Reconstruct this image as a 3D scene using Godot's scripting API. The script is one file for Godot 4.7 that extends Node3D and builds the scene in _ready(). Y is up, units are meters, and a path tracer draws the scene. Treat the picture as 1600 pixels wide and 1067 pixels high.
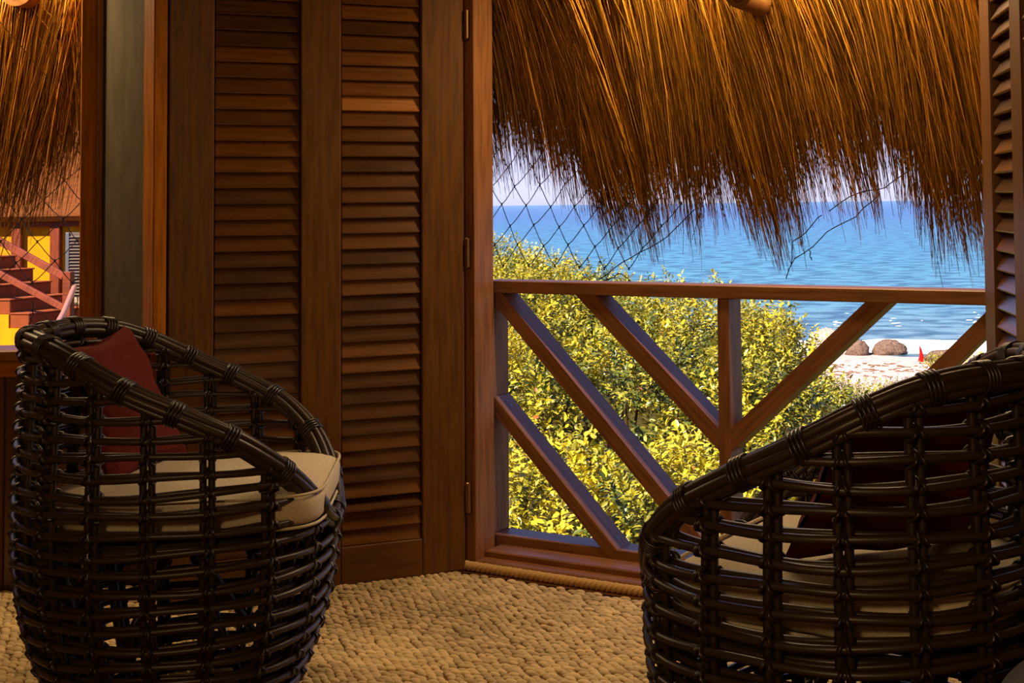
extends Node3D
# A corner of a timber cabin: two rattan armchairs on a jute rug, a louvred door standing open on a railing, thatch eaves, green shrubs and the sea.

const CORNER := Vector3(-0.774, 0, -4.125)          # where the window wall meets the door wall, on the floor
var door_frame: Transform3D                           # x along the door wall, -z outwards
var wall_frame: Transform3D                           # x along the window wall, +z outwards
var rng := RandomNumberGenerator.new()
var M := {}
var boxes := {}

func _ready():
	var cam := Camera3D.new()
	cam.name = "camera"
	cam.projection = Camera3D.PROJECTION_FRUSTUM
	cam.keep_aspect = Camera3D.KEEP_HEIGHT
	cam.near = 0.05
	cam.far = 40000.0
	cam.size = 1067.0 / 2000.0 * cam.near
	cam.frustum_offset = Vector2(-0.15, -0.15245) * cam.near
	cam.transform = Transform3D(Basis(Vector3.RIGHT, 0.044) * Basis(Vector3.BACK, -0.0125), Vector3(0, 1.15, 0))
	add_child(cam)
	cam.current = true

	var env := Environment.new()
	env.background_mode = Environment.BG_SKY
	var sky_mat := ProceduralSkyMaterial.new()
	sky_mat.sky_top_color = Color(0.36, 0.52, 0.86)
	sky_mat.sky_horizon_color = Color(0.87, 0.87, 0.99)
	sky_mat.sky_curve = 0.12
	sky_mat.ground_bottom_color = Color(0.35, 0.42, 0.4)
	sky_mat.ground_horizon_color = Color(0.8, 0.82, 0.92)
	sky_mat.sun_angle_max = 1.0
	sky_mat.energy_multiplier = 1.0
	var sky := Sky.new()
	sky.sky_material = sky_mat
	env.sky = sky
	env.background_energy_multiplier = 1.2
	env.tonemap_mode = Environment.TONE_MAPPER_LINEAR
	env.tonemap_exposure = 1.0
	env.sdfgi_enabled = true
	env.ssao_enabled = true
	env.ssil_enabled = true
	var we := WorldEnvironment.new()
	we.name = "world_environment"
	we.environment = env
	add_child(we)

	var sun := DirectionalLight3D.new()
	sun.name = "sun"
	sun.light_color = Color(1.0, 0.95, 0.86)
	sun.light_energy = 4.2
	sun.light_angular_distance = 0.6
	sun.shadow_enabled = true
	sun.sky_mode = DirectionalLight3D.SKY_MODE_LIGHT_ONLY
	add_child(sun)
	sun.look_at_from_position(Vector3(-5, 9, 6.5), Vector3.ZERO)

	rng.seed = 7
	var dx := Vector3(cos(deg_to_rad(27.3)), 0, sin(deg_to_rad(27.3)))
	door_frame = Transform3D(Basis(dx, Vector3.UP, dx.cross(Vector3.UP)), CORNER)
	var wx := Vector3(-0.9917, 0, 0.1283).normalized()
	wall_frame = Transform3D(Basis(wx, Vector3.UP, wx.cross(Vector3.UP)), CORNER)
	materials()
	room()
	lamp(Vector3(-0.6, 1.95, 0.9))
	unseen_strip_lamp(door_frame * Transform3D(Basis(), Vector3(1.1, 2.03, -0.02)), 1.1, 2.7, "unseen warm strip lamp lighting the floor and thatch at the open doorway")
	unseen_strip_lamp(wall_frame * Transform3D(Basis(), Vector3(1.7, 2.0, 0.0)), 0.9, 1.8, "unseen warm strip lamp lighting the thatch at the left window")
	window_side()
	doors()
	railing()
	rug()
	chairs()
	thatch()
	netting()
	land_and_sea()
	shrubs()
	neighbours()

# ------------------------------------------------------------------ helpers
func put(o: Node3D, called: String, parent: Node = null) -> Node3D:
	o.name = called
	(parent if parent else self).add_child(o, true)
	return o

func tag(o: Node, label: String, category: String, group := "", kind := "") -> Node:
	o.set_meta("label", label)
	o.set_meta("category", category)
	if group: o.set_meta("group", group)
	if kind: o.set_meta("kind", kind)
	return o

func thing(called: String, at: Transform3D, label: String, category: String, group := "", kind := "") -> Node3D:
	var o := Node3D.new()
	put(o, called)
	o.transform = at
	tag(o, label, category, group, kind)
	return o

func mi(called: String, mesh: Mesh, mat: Material, parent: Node = null, at := Transform3D()) -> MeshInstance3D:
	var o := MeshInstance3D.new()
	o.mesh = mesh
	o.material_override = mat
	put(o, called, parent)
	o.transform = at
	return o

func many(called: String, mesh: Mesh, mat: Material, places: Array, tints: Array, parent: Node = null) -> MultiMeshInstance3D:
	var mm := MultiMesh.new()
	mm.transform_format = MultiMesh.TRANSFORM_3D
	mm.use_colors = tints.size() > 0
	mm.mesh = mesh
	mm.instance_count = places.size()
	for i in places.size():
		mm.set_instance_transform(i, places[i])
		if tints.size(): mm.set_instance_color(i, tints[i])
	var o := MultiMeshInstance3D.new()
	o.multimesh = mm
	o.material_override = mat
	put(o, called, parent)
	o.set_meta("kind", "stuff")
	return o

func commit(v: PackedVector3Array, n: PackedVector3Array, idx: PackedInt32Array, uv := PackedVector2Array(), col := PackedColorArray()) -> ArrayMesh:
	var a := []
	a.resize(Mesh.ARRAY_MAX)
	a[Mesh.ARRAY_VERTEX] = v
	a[Mesh.ARRAY_NORMAL] = n
	a[Mesh.ARRAY_INDEX] = idx
	if uv.size(): a[Mesh.ARRAY_TEX_UV] = uv
	if col.size(): a[Mesh.ARRAY_COLOR] = col
	var m := ArrayMesh.new()
	m.add_surface_from_arrays(Mesh.PRIMITIVE_TRIANGLES, a)
	return m

# flat polygon (convex), wound clockwise as seen from along n
func face(v: PackedVector3Array, nn: PackedVector3Array, idx: PackedInt32Array, pts: Array, n: Vector3):
	var b := v.size()
	for p in pts:
		v.append(p); nn.append(n)
	var flip: bool = (pts[1] - pts[0]).cross(pts[2] - pts[0]).dot(n) > 0
	for k in range(1, pts.size() - 1):
		if flip: idx.append_array([b, b + k + 1, b + k])
		else: idx.append_array([b, b + k, b + k + 1])

# a block with chamfered edges
func block(size: Vector3, c := 0.003) -> ArrayMesh:
	var key := [size, c]
	if boxes.has(key): return boxes[key]
	var h := size / 2
	c = minf(c, minf(h.x, minf(h.y, h.z)) * 0.6)
	var v := PackedVector3Array(); var n := PackedVector3Array(); var idx := PackedInt32Array()
	for ax in 3:
		var u := (ax + 1) % 3
		var w := (ax + 2) % 3
		for s in [-1.0, 1.0]:
			var pts := []
			for q in [[-1, -1], [1, -1], [1, 1], [-1, 1]]:
				var p := Vector3()
				p[ax] = s * h[ax]; p[u] = q[0] * (h[u] - c); p[w] = q[1] * (h[w] - c)
				pts.append(p)
			var nn := Vector3(); nn[ax] = s
			face(v, n, idx, pts, nn)
		for su in [-1.0, 1.0]:
			for sw in [-1.0, 1.0]:
				var pts := []
				for e in [-1.0, 1.0]:
					var p := Vector3(); var q := Vector3()
					p[ax] = e * (h[ax] - c); p[u] = su * h[u]; p[w] = sw * (h[w] - c)
					q[ax] = e * (h[ax] - c); q[u] = su * (h[u] - c); q[w] = sw * h[w]
					if e < 0: pts.append(p); pts.append(q)
					else: pts.append(q); pts.append(p)
				var nn := Vector3(); nn[u] = su; nn[w] = sw
				face(v, n, idx, pts, nn.normalized())
	for sx in [-1.0, 1.0]:
		for sy in [-1.0, 1.0]:
			for sz in [-1.0, 1.0]:
				var s := Vector3(sx, sy, sz)
				face(v, n, idx, [Vector3(h.x, h.y - c, h.z - c) * s, Vector3(h.x - c, h.y, h.z - c) * s, Vector3(h.x - c, h.y - c, h.z) * s], s.normalized())
	boxes[key] = commit(v, n, idx)
	return boxes[key]

func board(parent: Node, called: String, lo: Vector3, hi: Vector3, mat: Material, c := 0.003) -> MeshInstance3D:
	return mi(called, block((hi - lo).abs(), c), mat, parent, Transform3D(Basis(), (lo + hi) / 2))

# boards whose grain follows their longest side
func plank(parent: Node, called: String, lo: Vector3, hi: Vector3, kind: String, c := 0.003) -> MeshInstance3D:
	var d := (hi - lo).abs()
	var ax := "x" if d.x >= d.y and d.x >= d.z else ("y" if d.y >= d.z else "z")
	return board(parent, called, lo, hi, M[kind + "_" + ax], c)

# a bar with square ends from a to b; w across, d deep along side
func bar(parent: Node, called: String, a: Vector3, b: Vector3, w: float, d: float, side: Vector3, mat: Material, c := 0.003) -> MeshInstance3D:
	var x := (b - a).normalized()
	var z := (side - x * side.dot(x)).normalized()
	return mi(called, block(Vector3(a.distance_to(b), w, d), c), mat, parent, Transform3D(Basis(x, z.cross(x), z), (a + b) / 2))

# a swept round tube, appended to the arrays
func sweep(v: PackedVector3Array, n: PackedVector3Array, idx: PackedInt32Array, pts: PackedVector3Array, r: float, sides := 6, closed := false, r2 := -1.0):
	var cnt := pts.size()
	var up := Vector3.UP
	var t0 := (pts[1] - pts[0]).normalized()
	if absf(t0.y) > 0.9: up = Vector3.RIGHT
	var x := t0.cross(up).normalized()
	var base := v.size()
	for i in cnt:
		var t: Vector3
		if closed: t = (pts[(i + 1) % cnt] - pts[(i - 1 + cnt) % cnt]).normalized()
		else: t = (pts[mini(i + 1, cnt - 1)] - pts[maxi(i - 1, 0)]).normalized()
		x = (x - t * x.dot(t)).normalized()
		var y := t.cross(x)
		var rr := r if r2 < 0 else lerpf(r, r2, float(i) / (cnt - 1))
		for k in sides:
			var a := TAU * k / sides
			var d := x * cos(a) + y * sin(a)
			v.append(pts[i] + d * rr); n.append(d)
	for i in (cnt if closed else cnt - 1):
		var i2 := (i + 1) % cnt
		for k in sides:
			var k2 := (k + 1) % sides
			var a := base + i * sides + k; var b := base + i * sides + k2
			var c := base + i2 * sides + k; var d := base + i2 * sides + k2
			idx.append_array([a, c, b, b, c, d])
	if not closed:
		for e in 2:
			var i: int = 0 if e == 0 else cnt - 1
			var t := (pts[0] - pts[1]).normalized() if e == 0 else (pts[cnt - 1] - pts[cnt - 2]).normalized()
			var ring := []
			for k in sides: ring.append(v[base + i * sides + k])
			face(v, n, idx, ring, t)

func tube(pts: PackedVector3Array, r: float, sides := 6, closed := false, r2 := -1.0) -> ArrayMesh:
	var v := PackedVector3Array(); var n := PackedVector3Array(); var idx := PackedInt32Array()
	sweep(v, n, idx, pts, r, sides, closed, r2)
	return commit(v, n, idx)

# a grid of points (rows of equal length) as a smooth surface
func grid(rows: Array, wrap_u := false, flip := false, col := PackedColorArray()) -> ArrayMesh:
	var v := PackedVector3Array(); var n := PackedVector3Array(); var idx := PackedInt32Array()
	var h := rows.size(); var w: int = rows[0].size()
	for j in h:
		for i in w:
			var p: Vector3 = rows[j][i]
			v.append(p)
			var l: Vector3 = rows[j][(i - 1 + w) % w if wrap_u else maxi(i - 1, 0)]
			var r: Vector3 = rows[j][(i + 1) % w if wrap_u else mini(i + 1, w - 1)]
			var d: Vector3 = rows[maxi(j - 1, 0)][i]
			var u: Vector3 = rows[mini(j + 1, h - 1)][i]
			var nn := (r - l).cross(u - d).normalized()
			if nn.length() < 0.5: nn = Vector3.UP
			n.append(-nn if flip else nn)
	for j in h - 1:
		for i in (w if wrap_u else w - 1):
			var i2 := (i + 1) % w
			var a := j * w + i; var b := j * w + i2; var c := a + w; var d := (j + 1) * w + i2
			if flip: idx.append_array([a, b, c, b, d, c])
			else: idx.append_array([a, c, b, b, c, d])
	return commit(v, n, idx, PackedVector2Array(), col)

func noise(seed_: int, freq: float, octaves := 3) -> FastNoiseLite:
	var f := FastNoiseLite.new()
	f.seed = seed_; f.frequency = freq; f.noise_type = FastNoiseLite.TYPE_SIMPLEX_SMOOTH
	f.fractal_octaves = octaves
	return f

func noise_tex(f: FastNoiseLite, stops: Array, size := 512, as_normal := false, bump := 4.0) -> NoiseTexture2D:
	var t := NoiseTexture2D.new()
	t.width = size; t.height = size; t.seamless = true; t.noise = f
	if as_normal:
		t.as_normal_map = true; t.bump_strength = bump
	else:
		var g := Gradient.new()
		var offs := PackedFloat32Array(); var cols := PackedColorArray()
		for s in stops: offs.append(s[0]); cols.append(s[1])
		g.offsets = offs; g.colors = cols
		t.color_ramp = g
	return t

func mat(color: Color, rough := 0.6, spec := 0.5) -> StandardMaterial3D:
	var m := StandardMaterial3D.new()
	m.albedo_color = color; m.roughness = rough; m.metallic_specular = spec
	return m

func tri(m: StandardMaterial3D, tex: Texture2D, scale: Vector3, off := Vector3.ZERO, world := false) -> StandardMaterial3D:
	m.albedo_texture = tex
	m.uv1_triplanar = true
	m.uv1_world_triplanar = world
	m.uv1_scale = scale; m.uv1_offset = off
	return m

func wood_set(key: String, tex: Texture2D, tint: Color, rough: float, off: Vector3, spec := 0.4):
	for ax in 3:
		var sc := Vector3(7, 7, 7)
		sc[ax] = 0.5
		M[key + "_" + "xyz"[ax]] = tri(mat(tint, rough, spec), tex, sc, off)

func materials():
	var grain := noise_tex(noise(3, 0.012, 4), [[0.0, Color(0.72, 0.68, 0.64)], [0.35, Color(0.86, 0.84, 0.82)], [0.6, Color(0.95, 0.94, 0.93)], [1.0, Color(1, 1, 1)]])
	wood_set("wood", grain, Color(0.42, 0.26, 0.075), 0.5, Vector3.ZERO)
	wood_set("frame", grain, Color(0.60, 0.395, 0.225), 0.46, Vector3(0.3, 0.2, 0.7), 0.45)
	wood_set("sash", grain, Color(0.68, 0.41, 0.08), 0.6, Vector3(0.6, 0.1, 0.2), 0.2)
	wood_set("panel", grain, Color(0.40, 0.245, 0.085), 0.6, Vector3(0.1, 0.5, 0.4))
	for k in 6:
		var t: float = [1.0, 0.88, 1.08, 0.8, 0.95, 1.15][k]
		wood_set("slat%d" % k, grain, Color(0.40 * t, 0.24 * t, 0.075 * t), 0.3, Vector3(k * 0.37, k * 0.23, k * 0.61), 0.6)
	wood_set("pale_slat", grain, Color(0.66, 0.42, 0.18), 0.5, Vector3(0.5, 0.9, 0.2))
	wood_set("log", grain, Color(0.62, 0.42, 0.20), 0.7, Vector3(0.2, 0.4, 0.1))
	M.brass = mat(Color(0.55, 0.40, 0.20), 0.4); M.brass.metallic = 0.8
	M.steel = mat(Color(0.6, 0.6, 0.62), 0.4); M.steel.metallic = 0.9
	M.screen = tri(mat(Color(0.34, 0.30, 0.23), 0.8, 0.2), noise_tex(noise(5, 0.02, 3), [[0, Color(0.85, 0.85, 0.85)], [1, Color(1, 1, 1)]], 256), Vector3(3, 1, 3))
	M.plaster = tri(mat(Color(0.55, 0.42, 0.26), 0.9, 0.2), noise_tex(noise(6, 0.02, 3), [[0, Color(0.85, 0.85, 0.85)], [1, Color(1, 1, 1)]], 256), Vector3(1, 1, 1))
	M.cane = mat(Color(0.215, 0.155, 0.115), 0.4, 0.5)
	M.cane_dark = mat(Color(0.165, 0.12, 0.09), 0.36, 0.55)
	var weave := noise_tex(noise(9, 0.12, 2), [[0, Color(0.8, 0.8, 0.8)], [1, Color(1, 1, 1)]], 256)
	M.cushion = tri(mat(Color(0.90, 0.83, 0.72), 0.9, 0.2), weave, Vector3(5, 5, 5))
	M.red = tri(mat(Color(0.44, 0.17, 0.14), 0.9, 0.2), weave, Vector3(6, 6, 6))
	M.grey = tri(mat(Color(0.50, 0.51, 0.57), 0.95, 0.2), weave, Vector3(6, 6, 6))
	M.jute = mat(Color(1, 1, 1), 0.85, 0.25); M.jute.vertex_color_use_as_albedo = true
	M.jute_base = mat(Color(0.46, 0.34, 0.2), 0.95, 0.1)
	M.rope = mat(Color(0.80, 0.63, 0.40), 0.85, 0.2)
	M.straw = mat(Color(1, 1, 1), 0.62, 0.22); M.straw.vertex_color_use_as_albedo = true
	M.straw_bed = tri(mat(Color(0.42, 0.24, 0.07), 0.9, 0.1), noise_tex(noise(12, 0.05, 3), [[0, Color(0.4, 0.4, 0.4)], [1, Color(1, 1, 1)]], 256), Vector3(9, 0.8, 9))
	M.wire = mat(Color(0.07, 0.06, 0.05), 0.5); M.wire.metallic = 0.3
	M.bark = mat(Color(0.30, 0.21, 0.13), 0.9, 0.2)
	M.leaf = mat(Color(1, 1, 1), 0.36, 0.5); M.leaf.vertex_color_use_as_albedo = true
	M.leaf.backlight_enabled = true; M.leaf.backlight = Color(0.5, 0.5, 0.5)
	var k := 0
	for c in [Color(0.55, 0.44, 0.02), Color(0.40, 0.36, 0.02), Color(0.24, 0.25, 0.015), Color(0.70, 0.52, 0.02)]:
		M["leaf%d" % k] = mat(c.linear_to_srgb(), 0.38, 0.5)
		M["leaf%d" % k].backlight_enabled = true; M["leaf%d" % k].backlight = Color(0.5, 0.5, 0.5)
		k += 1
	M.soil = tri(mat(Color(0.36, 0.31, 0.14), 0.95, 0.1), noise_tex(noise(21, 0.03, 4), [[0, Color(0.5, 0.5, 0.5)], [1, Color(1, 1, 1)]], 256), Vector3(0.6, 0.6, 0.6), Vector3.ZERO, true)
	M.sand = tri(mat(Color(0.77, 0.66, 0.635), 0.95, 0.2), noise_tex(noise(22, 0.02, 4), [[0, Color(0.82, 0.78, 0.76)], [0.5, Color(0.95, 0.95, 0.95)], [1, Color(1, 1, 1)]], 512), Vector3(0.12, 0.12, 0.12), Vector3.ZERO, true)
	M.water = mat(Color(1, 1, 1), 0.3, 0.28)
	M.water.vertex_color_use_as_albedo = true
	tri(M.water, noise_tex(noise(23, 0.015, 5), [[0.0, Color(0.3, 0.46, 0.56)], [0.42, Color(0.62, 0.74, 0.82)], [0.58, Color(0.95, 0.97, 1)], [1.0, Color(1, 1, 1)]], 1024), Vector3(0.014, 0.02, 0.02), Vector3.ZERO, true)
	M.water.normal_enabled = true
	M.water.normal_texture = noise_tex(noise(24, 0.03, 5), [], 1024, true, 6.0)
	M.water.normal_scale = 0.8
	M.foam = mat(Color(0.97, 0.97, 0.98), 0.8, 0.2)
	M.rock = tri(mat(Color(0.50, 0.41, 0.36), 0.9, 0.2), noise_tex(noise(26, 0.03, 5), [[0, Color(0.45, 0.42, 0.42)], [0.5, Color(0.85, 0.82, 0.8)], [1, Color(1, 1, 1)]], 256), Vector3(0.6, 0.6, 0.6))
	M.rock_pale = tri(mat(Color(0.82, 0.75, 0.70), 0.9, 0.2), M.rock.albedo_texture, Vector3(0.5, 0.5, 0.5))
	M.stone = tri(mat(Color(0.72, 0.63, 0.50), 0.9, 0.2), M.rock.albedo_texture, Vector3(1.5, 1.5, 1.5))
	M.weed = mat(Color(0.45, 0.33, 0.24), 0.95, 0.1)
	M.flag = mat(Color(0.80, 0.08, 0.07), 0.8, 0.2)
	M.yellow = tri(mat(Color(0.84, 0.56, 0.06), 0.85, 0.2), noise_tex(noise(27, 0.02, 3), [[0, Color(0.9, 0.9, 0.9)], [1, Color(1, 1, 1)]], 256), Vector3(0.6, 0.6, 0.6))
	M.terracotta = tri(mat(Color(0.54, 0.25, 0.11), 0.8, 0.3), M.yellow.albedo_texture, Vector3(1.2, 1.2, 1.2))
	M.red_wood = tri(mat(Color(0.50, 0.20, 0.06), 0.6, 0.4), grain, Vector3(3, 0.5, 3))
	M.eave = tri(mat(Color(0.44, 0.225, 0.03), 0.8, 0.3), grain, Vector3(0.5, 3, 3))
	M.shutter = mat(Color(0.36, 0.30, 0.27), 0.6, 0.4)
	M.pipe = mat(Color(0.66, 0.42, 0.31), 0.35, 0.5)
	M.unseen_lamp_glow = mat(Color(1, 0.9, 0.75), 0.5)
	M.unseen_lamp_glow.emission_enabled = true; M.unseen_lamp_glow.emission = Color(1.0, 0.72, 0.40); M.unseen_lamp_glow.emission_energy_multiplier = 3.0  # glow shared by the lamps out of view

# ------------------------------------------------------------------ the room
func room():
	var o := board(self, "floor", Vector3(-4, -0.12, -4.6), Vector3(3.2, -0.012, 2.2), M.wood_x, 0.001)
	# only the room's own ground lies inside the walls, so cut the slab along them with a polygon
	var a := door_frame * Vector3(2.4, 0, 0)
	var b := wall_frame * Vector3(2.6, 0, 0)
	var outline := [CORNER, a, Vector3(2.6, 0, 2.0), Vector3(-3.6, 0, 2.0), b]
	var v := PackedVector3Array(); var n := PackedVector3Array(); var idx := PackedInt32Array()
	solid(v, n, idx, outline, -0.12, -0.012)
	o.mesh = commit(v, n, idx); o.transform = Transform3D()
	tag(o, "brown board floor under the woven jute rug", "floor", "", "structure")
	v = PackedVector3Array(); n = PackedVector3Array(); idx = PackedInt32Array()
	solid(v, n, idx, [CORNER + Vector3(0.02, 0, -0.1), a + Vector3(0.1, 0, -0.1), Vector3(2.75, 0, 2.15), Vector3(-3.75, 0, 2.15), b + Vector3(-0.1, 0, -0.1)], 2.55, 2.67)
	tag(mi("ceiling", commit(v, n, idx), M.wood_x), "brown board ceiling over the whole room", "ceiling", "", "structure")
	var e := thing("wall_back", Transform3D(), "pale plaster wall behind the viewer", "wall", "", "structure")
	board(e, "panel", Vector3(-3.7, -0.12, 2.0), Vector3(2.7, 2.55, 2.12), M.plaster)
	wall_run("wall_left", b, Vector3(-3.6, 0, 2.0), "pale plaster wall along the near end of the window wall")
	wall_run("wall_right", a, Vector3(2.6, 0, 2.0), "pale plaster wall beyond the right door leaf")

func wall_run(called: String, p: Vector3, q: Vector3, label: String):
	var o := bar(self, called, Vector3(p.x, 1.215, p.z), Vector3(q.x, 1.215, q.z), 2.67, 0.1, Vector3(-(q - p).z, 0, (q - p).x), M.plaster)
	tag(o, label, "wall", "", "structure")

func solid(v, n, idx, outline: Array, y0: float, y1: float):
	var top := []; var low := []
	var mid := Vector3()
	for p in outline:
		top.append(Vector3(p.x, y1, p.z)); low.append(Vector3(p.x, y0, p.z)); mid += p / outline.size()
	face(v, n, idx, top, Vector3.UP)
	face(v, n, idx, low, Vector3.DOWN)
	for i in outline.size():
		var j := (i + 1) % outline.size()
		var nn := (top[j] - top[i] as Vector3).cross(Vector3.UP).normalized()
		if nn.dot((top[i] + top[j]) / 2 - mid - Vector3(0, y1, 0)) < 0: nn = -nn
		face(v, n, idx, [low[i], low[j], top[j], top[i]], nn)

func lamp(at: Vector3):  # unseen lamp behind the viewer, placed to light the room
	var o := thing("unseen_room_lamp", Transform3D(Basis(), at), "unseen round warm lamp behind the viewer, lighting the room", "lamp")
	var s := SphereMesh.new(); s.radius = 0.2; s.height = 0.4; s.radial_segments = 32; s.rings = 16
	mi("shade", s, M.unseen_lamp_glow, o)
	mi("cord", tube(PackedVector3Array([Vector3(0, 0.2, 0), Vector3(0, 0.6, 0)]), 0.006), M.wire, o)
	var l := OmniLight3D.new()
	l.light_color = Color(1.0, 0.85, 0.58)
	l.light_energy = 1.9
	l.light_size = 0.19
	l.omni_range = 14.0
	l.omni_attenuation = 2.0
	l.shadow_enabled = true
	put(l, "unseen_room_light", o)

# an unseen strip over an opening, facing down to light floor and thatch
func unseen_strip_lamp(at: Transform3D, length: float, energy: float, label: String):
	var o := thing("unseen_strip_lamp", at, label, "lamp", "unseen strip lamps over the openings")
	board(o, "batten", Vector3(-length / 2 - 0.04, 0.0, -0.035), Vector3(length / 2 + 0.04, 0.05, 0.035), M.steel, 0.006)
	board(o, "diffuser", Vector3(-length / 2, -0.016, -0.024), Vector3(length / 2, 0.0, 0.024), M.unseen_lamp_glow, 0.004)
	var l := AreaLight3D.new()
	l.area_size = Vector2(length, 0.05)
	l.light_color = Color(1.0, 0.87, 0.66)
	l.light_energy = energy
	l.area_range = 10.0
	l.shadow_enabled = true
	put(l, "unseen_strip_light", o)
	l.transform = Transform3D(Basis(Vector3.RIGHT, -PI / 2), Vector3(0, -0.022, 0))

func window_side():
	var f := wall_frame
	var w := thing("wall_window_side", f, "dark timber wall between the louvred door and the left window", "wall", "", "structure")
	plank(w, "boarding", Vector3(0.0, -0.12, 0.0), Vector3(1.13, 2.55, 0.1), "panel")
	plank(w, "boarding", Vector3(1.13, -0.12, 0.012), Vector3(2.6, 0.69, 0.1), "panel")
	plank(w, "boarding", Vector3(1.13, 2.1, 0.0), Vector3(2.6, 2.55, 0.1), "panel")
	plank(w, "boarding", Vector3(2.25, 0.69, 0.0), Vector3(2.6, 2.1, 0.1), "panel")
	var s := 1.02
	var i := 0
	while s < 1.75:
		plank(w, "plank", Vector3(s, 0.0, -0.004 - 0.004 * (i % 2)), Vector3(s + 0.088, 0.655, 0.02), ["panel", "slat3", "panel", "slat1"][i % 4], 0.004)
		s += 0.092; i += 1
	var fr := thing("window_1", f, "left window opening with a flat brown sill above plank panelling", "window", "", "structure")
	plank(fr, "sill", Vector3(1.12, 0.695, -0.035), Vector3(2.3, 0.727, 0.14), "frame", 0.004)
	plank(fr, "apron", Vector3(1.12, 0.645, -0.022), Vector3(2.3, 0.695, 0.0), "sash", 0.003)
	plank(fr, "jamb", Vector3(1.13, 0.727, -0.015), Vector3(1.17, 2.1, 0.11), "sash", 0.003)
	plank(fr, "jamb", Vector3(2.21, 0.727, -0.015), Vector3(2.25, 2.1, 0.11), "sash", 0.003)
	plank(fr, "head", Vector3(1.13, 2.06, -0.015), Vector3(2.25, 2.1, 0.11), "sash", 0.003)
	var tr := thing("trim_1", f, "narrow upright battens between the window sash and the louvred door", "trim", "", "structure")
	for b in [[0.885, 0.905, 0.035], [0.912, 0.925, 0.05], [0.93, 0.955, 0.028]]:
		plank(tr, "batten", Vector3(b[0], 0.0, -b[2]), Vector3(b[1], 2.55, 0.0), "sash", 0.004)
	# the sash: hinged at the window's right jamb and swung into the room
	var e := Vector3(0.2526, 0, 0.2295).normalized()
	var t := Transform3D(Basis(e, Vector3.UP, e.cross(Vector3.UP)), Vector3(-1.925, 0.735, -4.022) - Vector3(0, 0, -0.0))
	var sa := thing("window_2", t, "open brown casement with a dull grey screen, standing into the room beside the louvred door", "window", "", "structure")
	plank(sa, "stile", Vector3(0, 0, -0.02), Vector3(0.06, 1.36, 0.02), "sash")
	plank(sa, "stile", Vector3(0.405, 0, -0.02), Vector3(0.475, 1.36, 0.02), "sash")
	plank(sa, "rail", Vector3(0.06, 0, -0.018), Vector3(0.405, 0.048, 0.018), "sash")
	plank(sa, "rail", Vector3(0.06, 1.3, -0.018), Vector3(0.405, 1.36, 0.018), "sash")
	plank(sa, "bead", Vector3(0.395, 0.048, -0.005), Vector3(0.405, 1.3, 0.013), "sash", 0.002)
	plank(sa, "bead", Vector3(0.06, 0.048, -0.005), Vector3(0.07, 1.3, 0.013), "frame", 0.002)
	board(sa, "screen", Vector3(0.06, 0.048, -0.012), Vector3(0.405, 1.3, -0.006), M.screen, 0.001)

# a louvred leaf: x along it from the hinge, its weather face towards zf
func leaf_door(called: String, at: Transform3D, zf: float, label: String) -> Node3D:
	var o := thing(called, at, label, "door", "", "structure")
	for b in [[0.0, 0.134], [0.378, 0.497], [0.743, 0.868]]:
		plank(o, "stile", Vector3(b[0], 0.006, -0.02), Vector3(b[1], 2.08, 0.02), "wood", 0.004)
	for x in [[0.134, 0.378], [0.497, 0.743]]:
		plank(o, "rail", Vector3(x[0], 0.006, -0.02), Vector3(x[1], 0.118, 0.02), "wood", 0.002)
		plank(o, "rail", Vector3(x[0], 1.99, -0.02), Vector3(x[1], 2.08, 0.02), "wood", 0.002)
	var col := 0
	for x in [[0.136, 0.376], [0.499, 0.741]]:
		for i in 39:
			var y := 0.1425 + i * 0.0475
			var kind := "slat%d" % rng.randi_range(0, 5)
			var tilt := (20.0 if called == "door_1" else 31.0) + rng.randf_range(-2.0, 2.0)
			if called == "door_1" and col == 0:
				if i == 28: kind = "pale_slat"
				if i == 2: tilt = 58.0
			var m := mi("slat", block(Vector3(x[1] - x[0], 0.0535, 0.008), 0.003), M[kind + "_x"], o, Transform3D(Basis(Vector3.RIGHT, deg_to_rad(-zf * tilt)), Vector3((x[0] + x[1]) / 2, y, 0)))
			m.rotate_object_local(Vector3.BACK, rng.randf_range(-0.004, 0.004))
		col += 1
	return o

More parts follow.
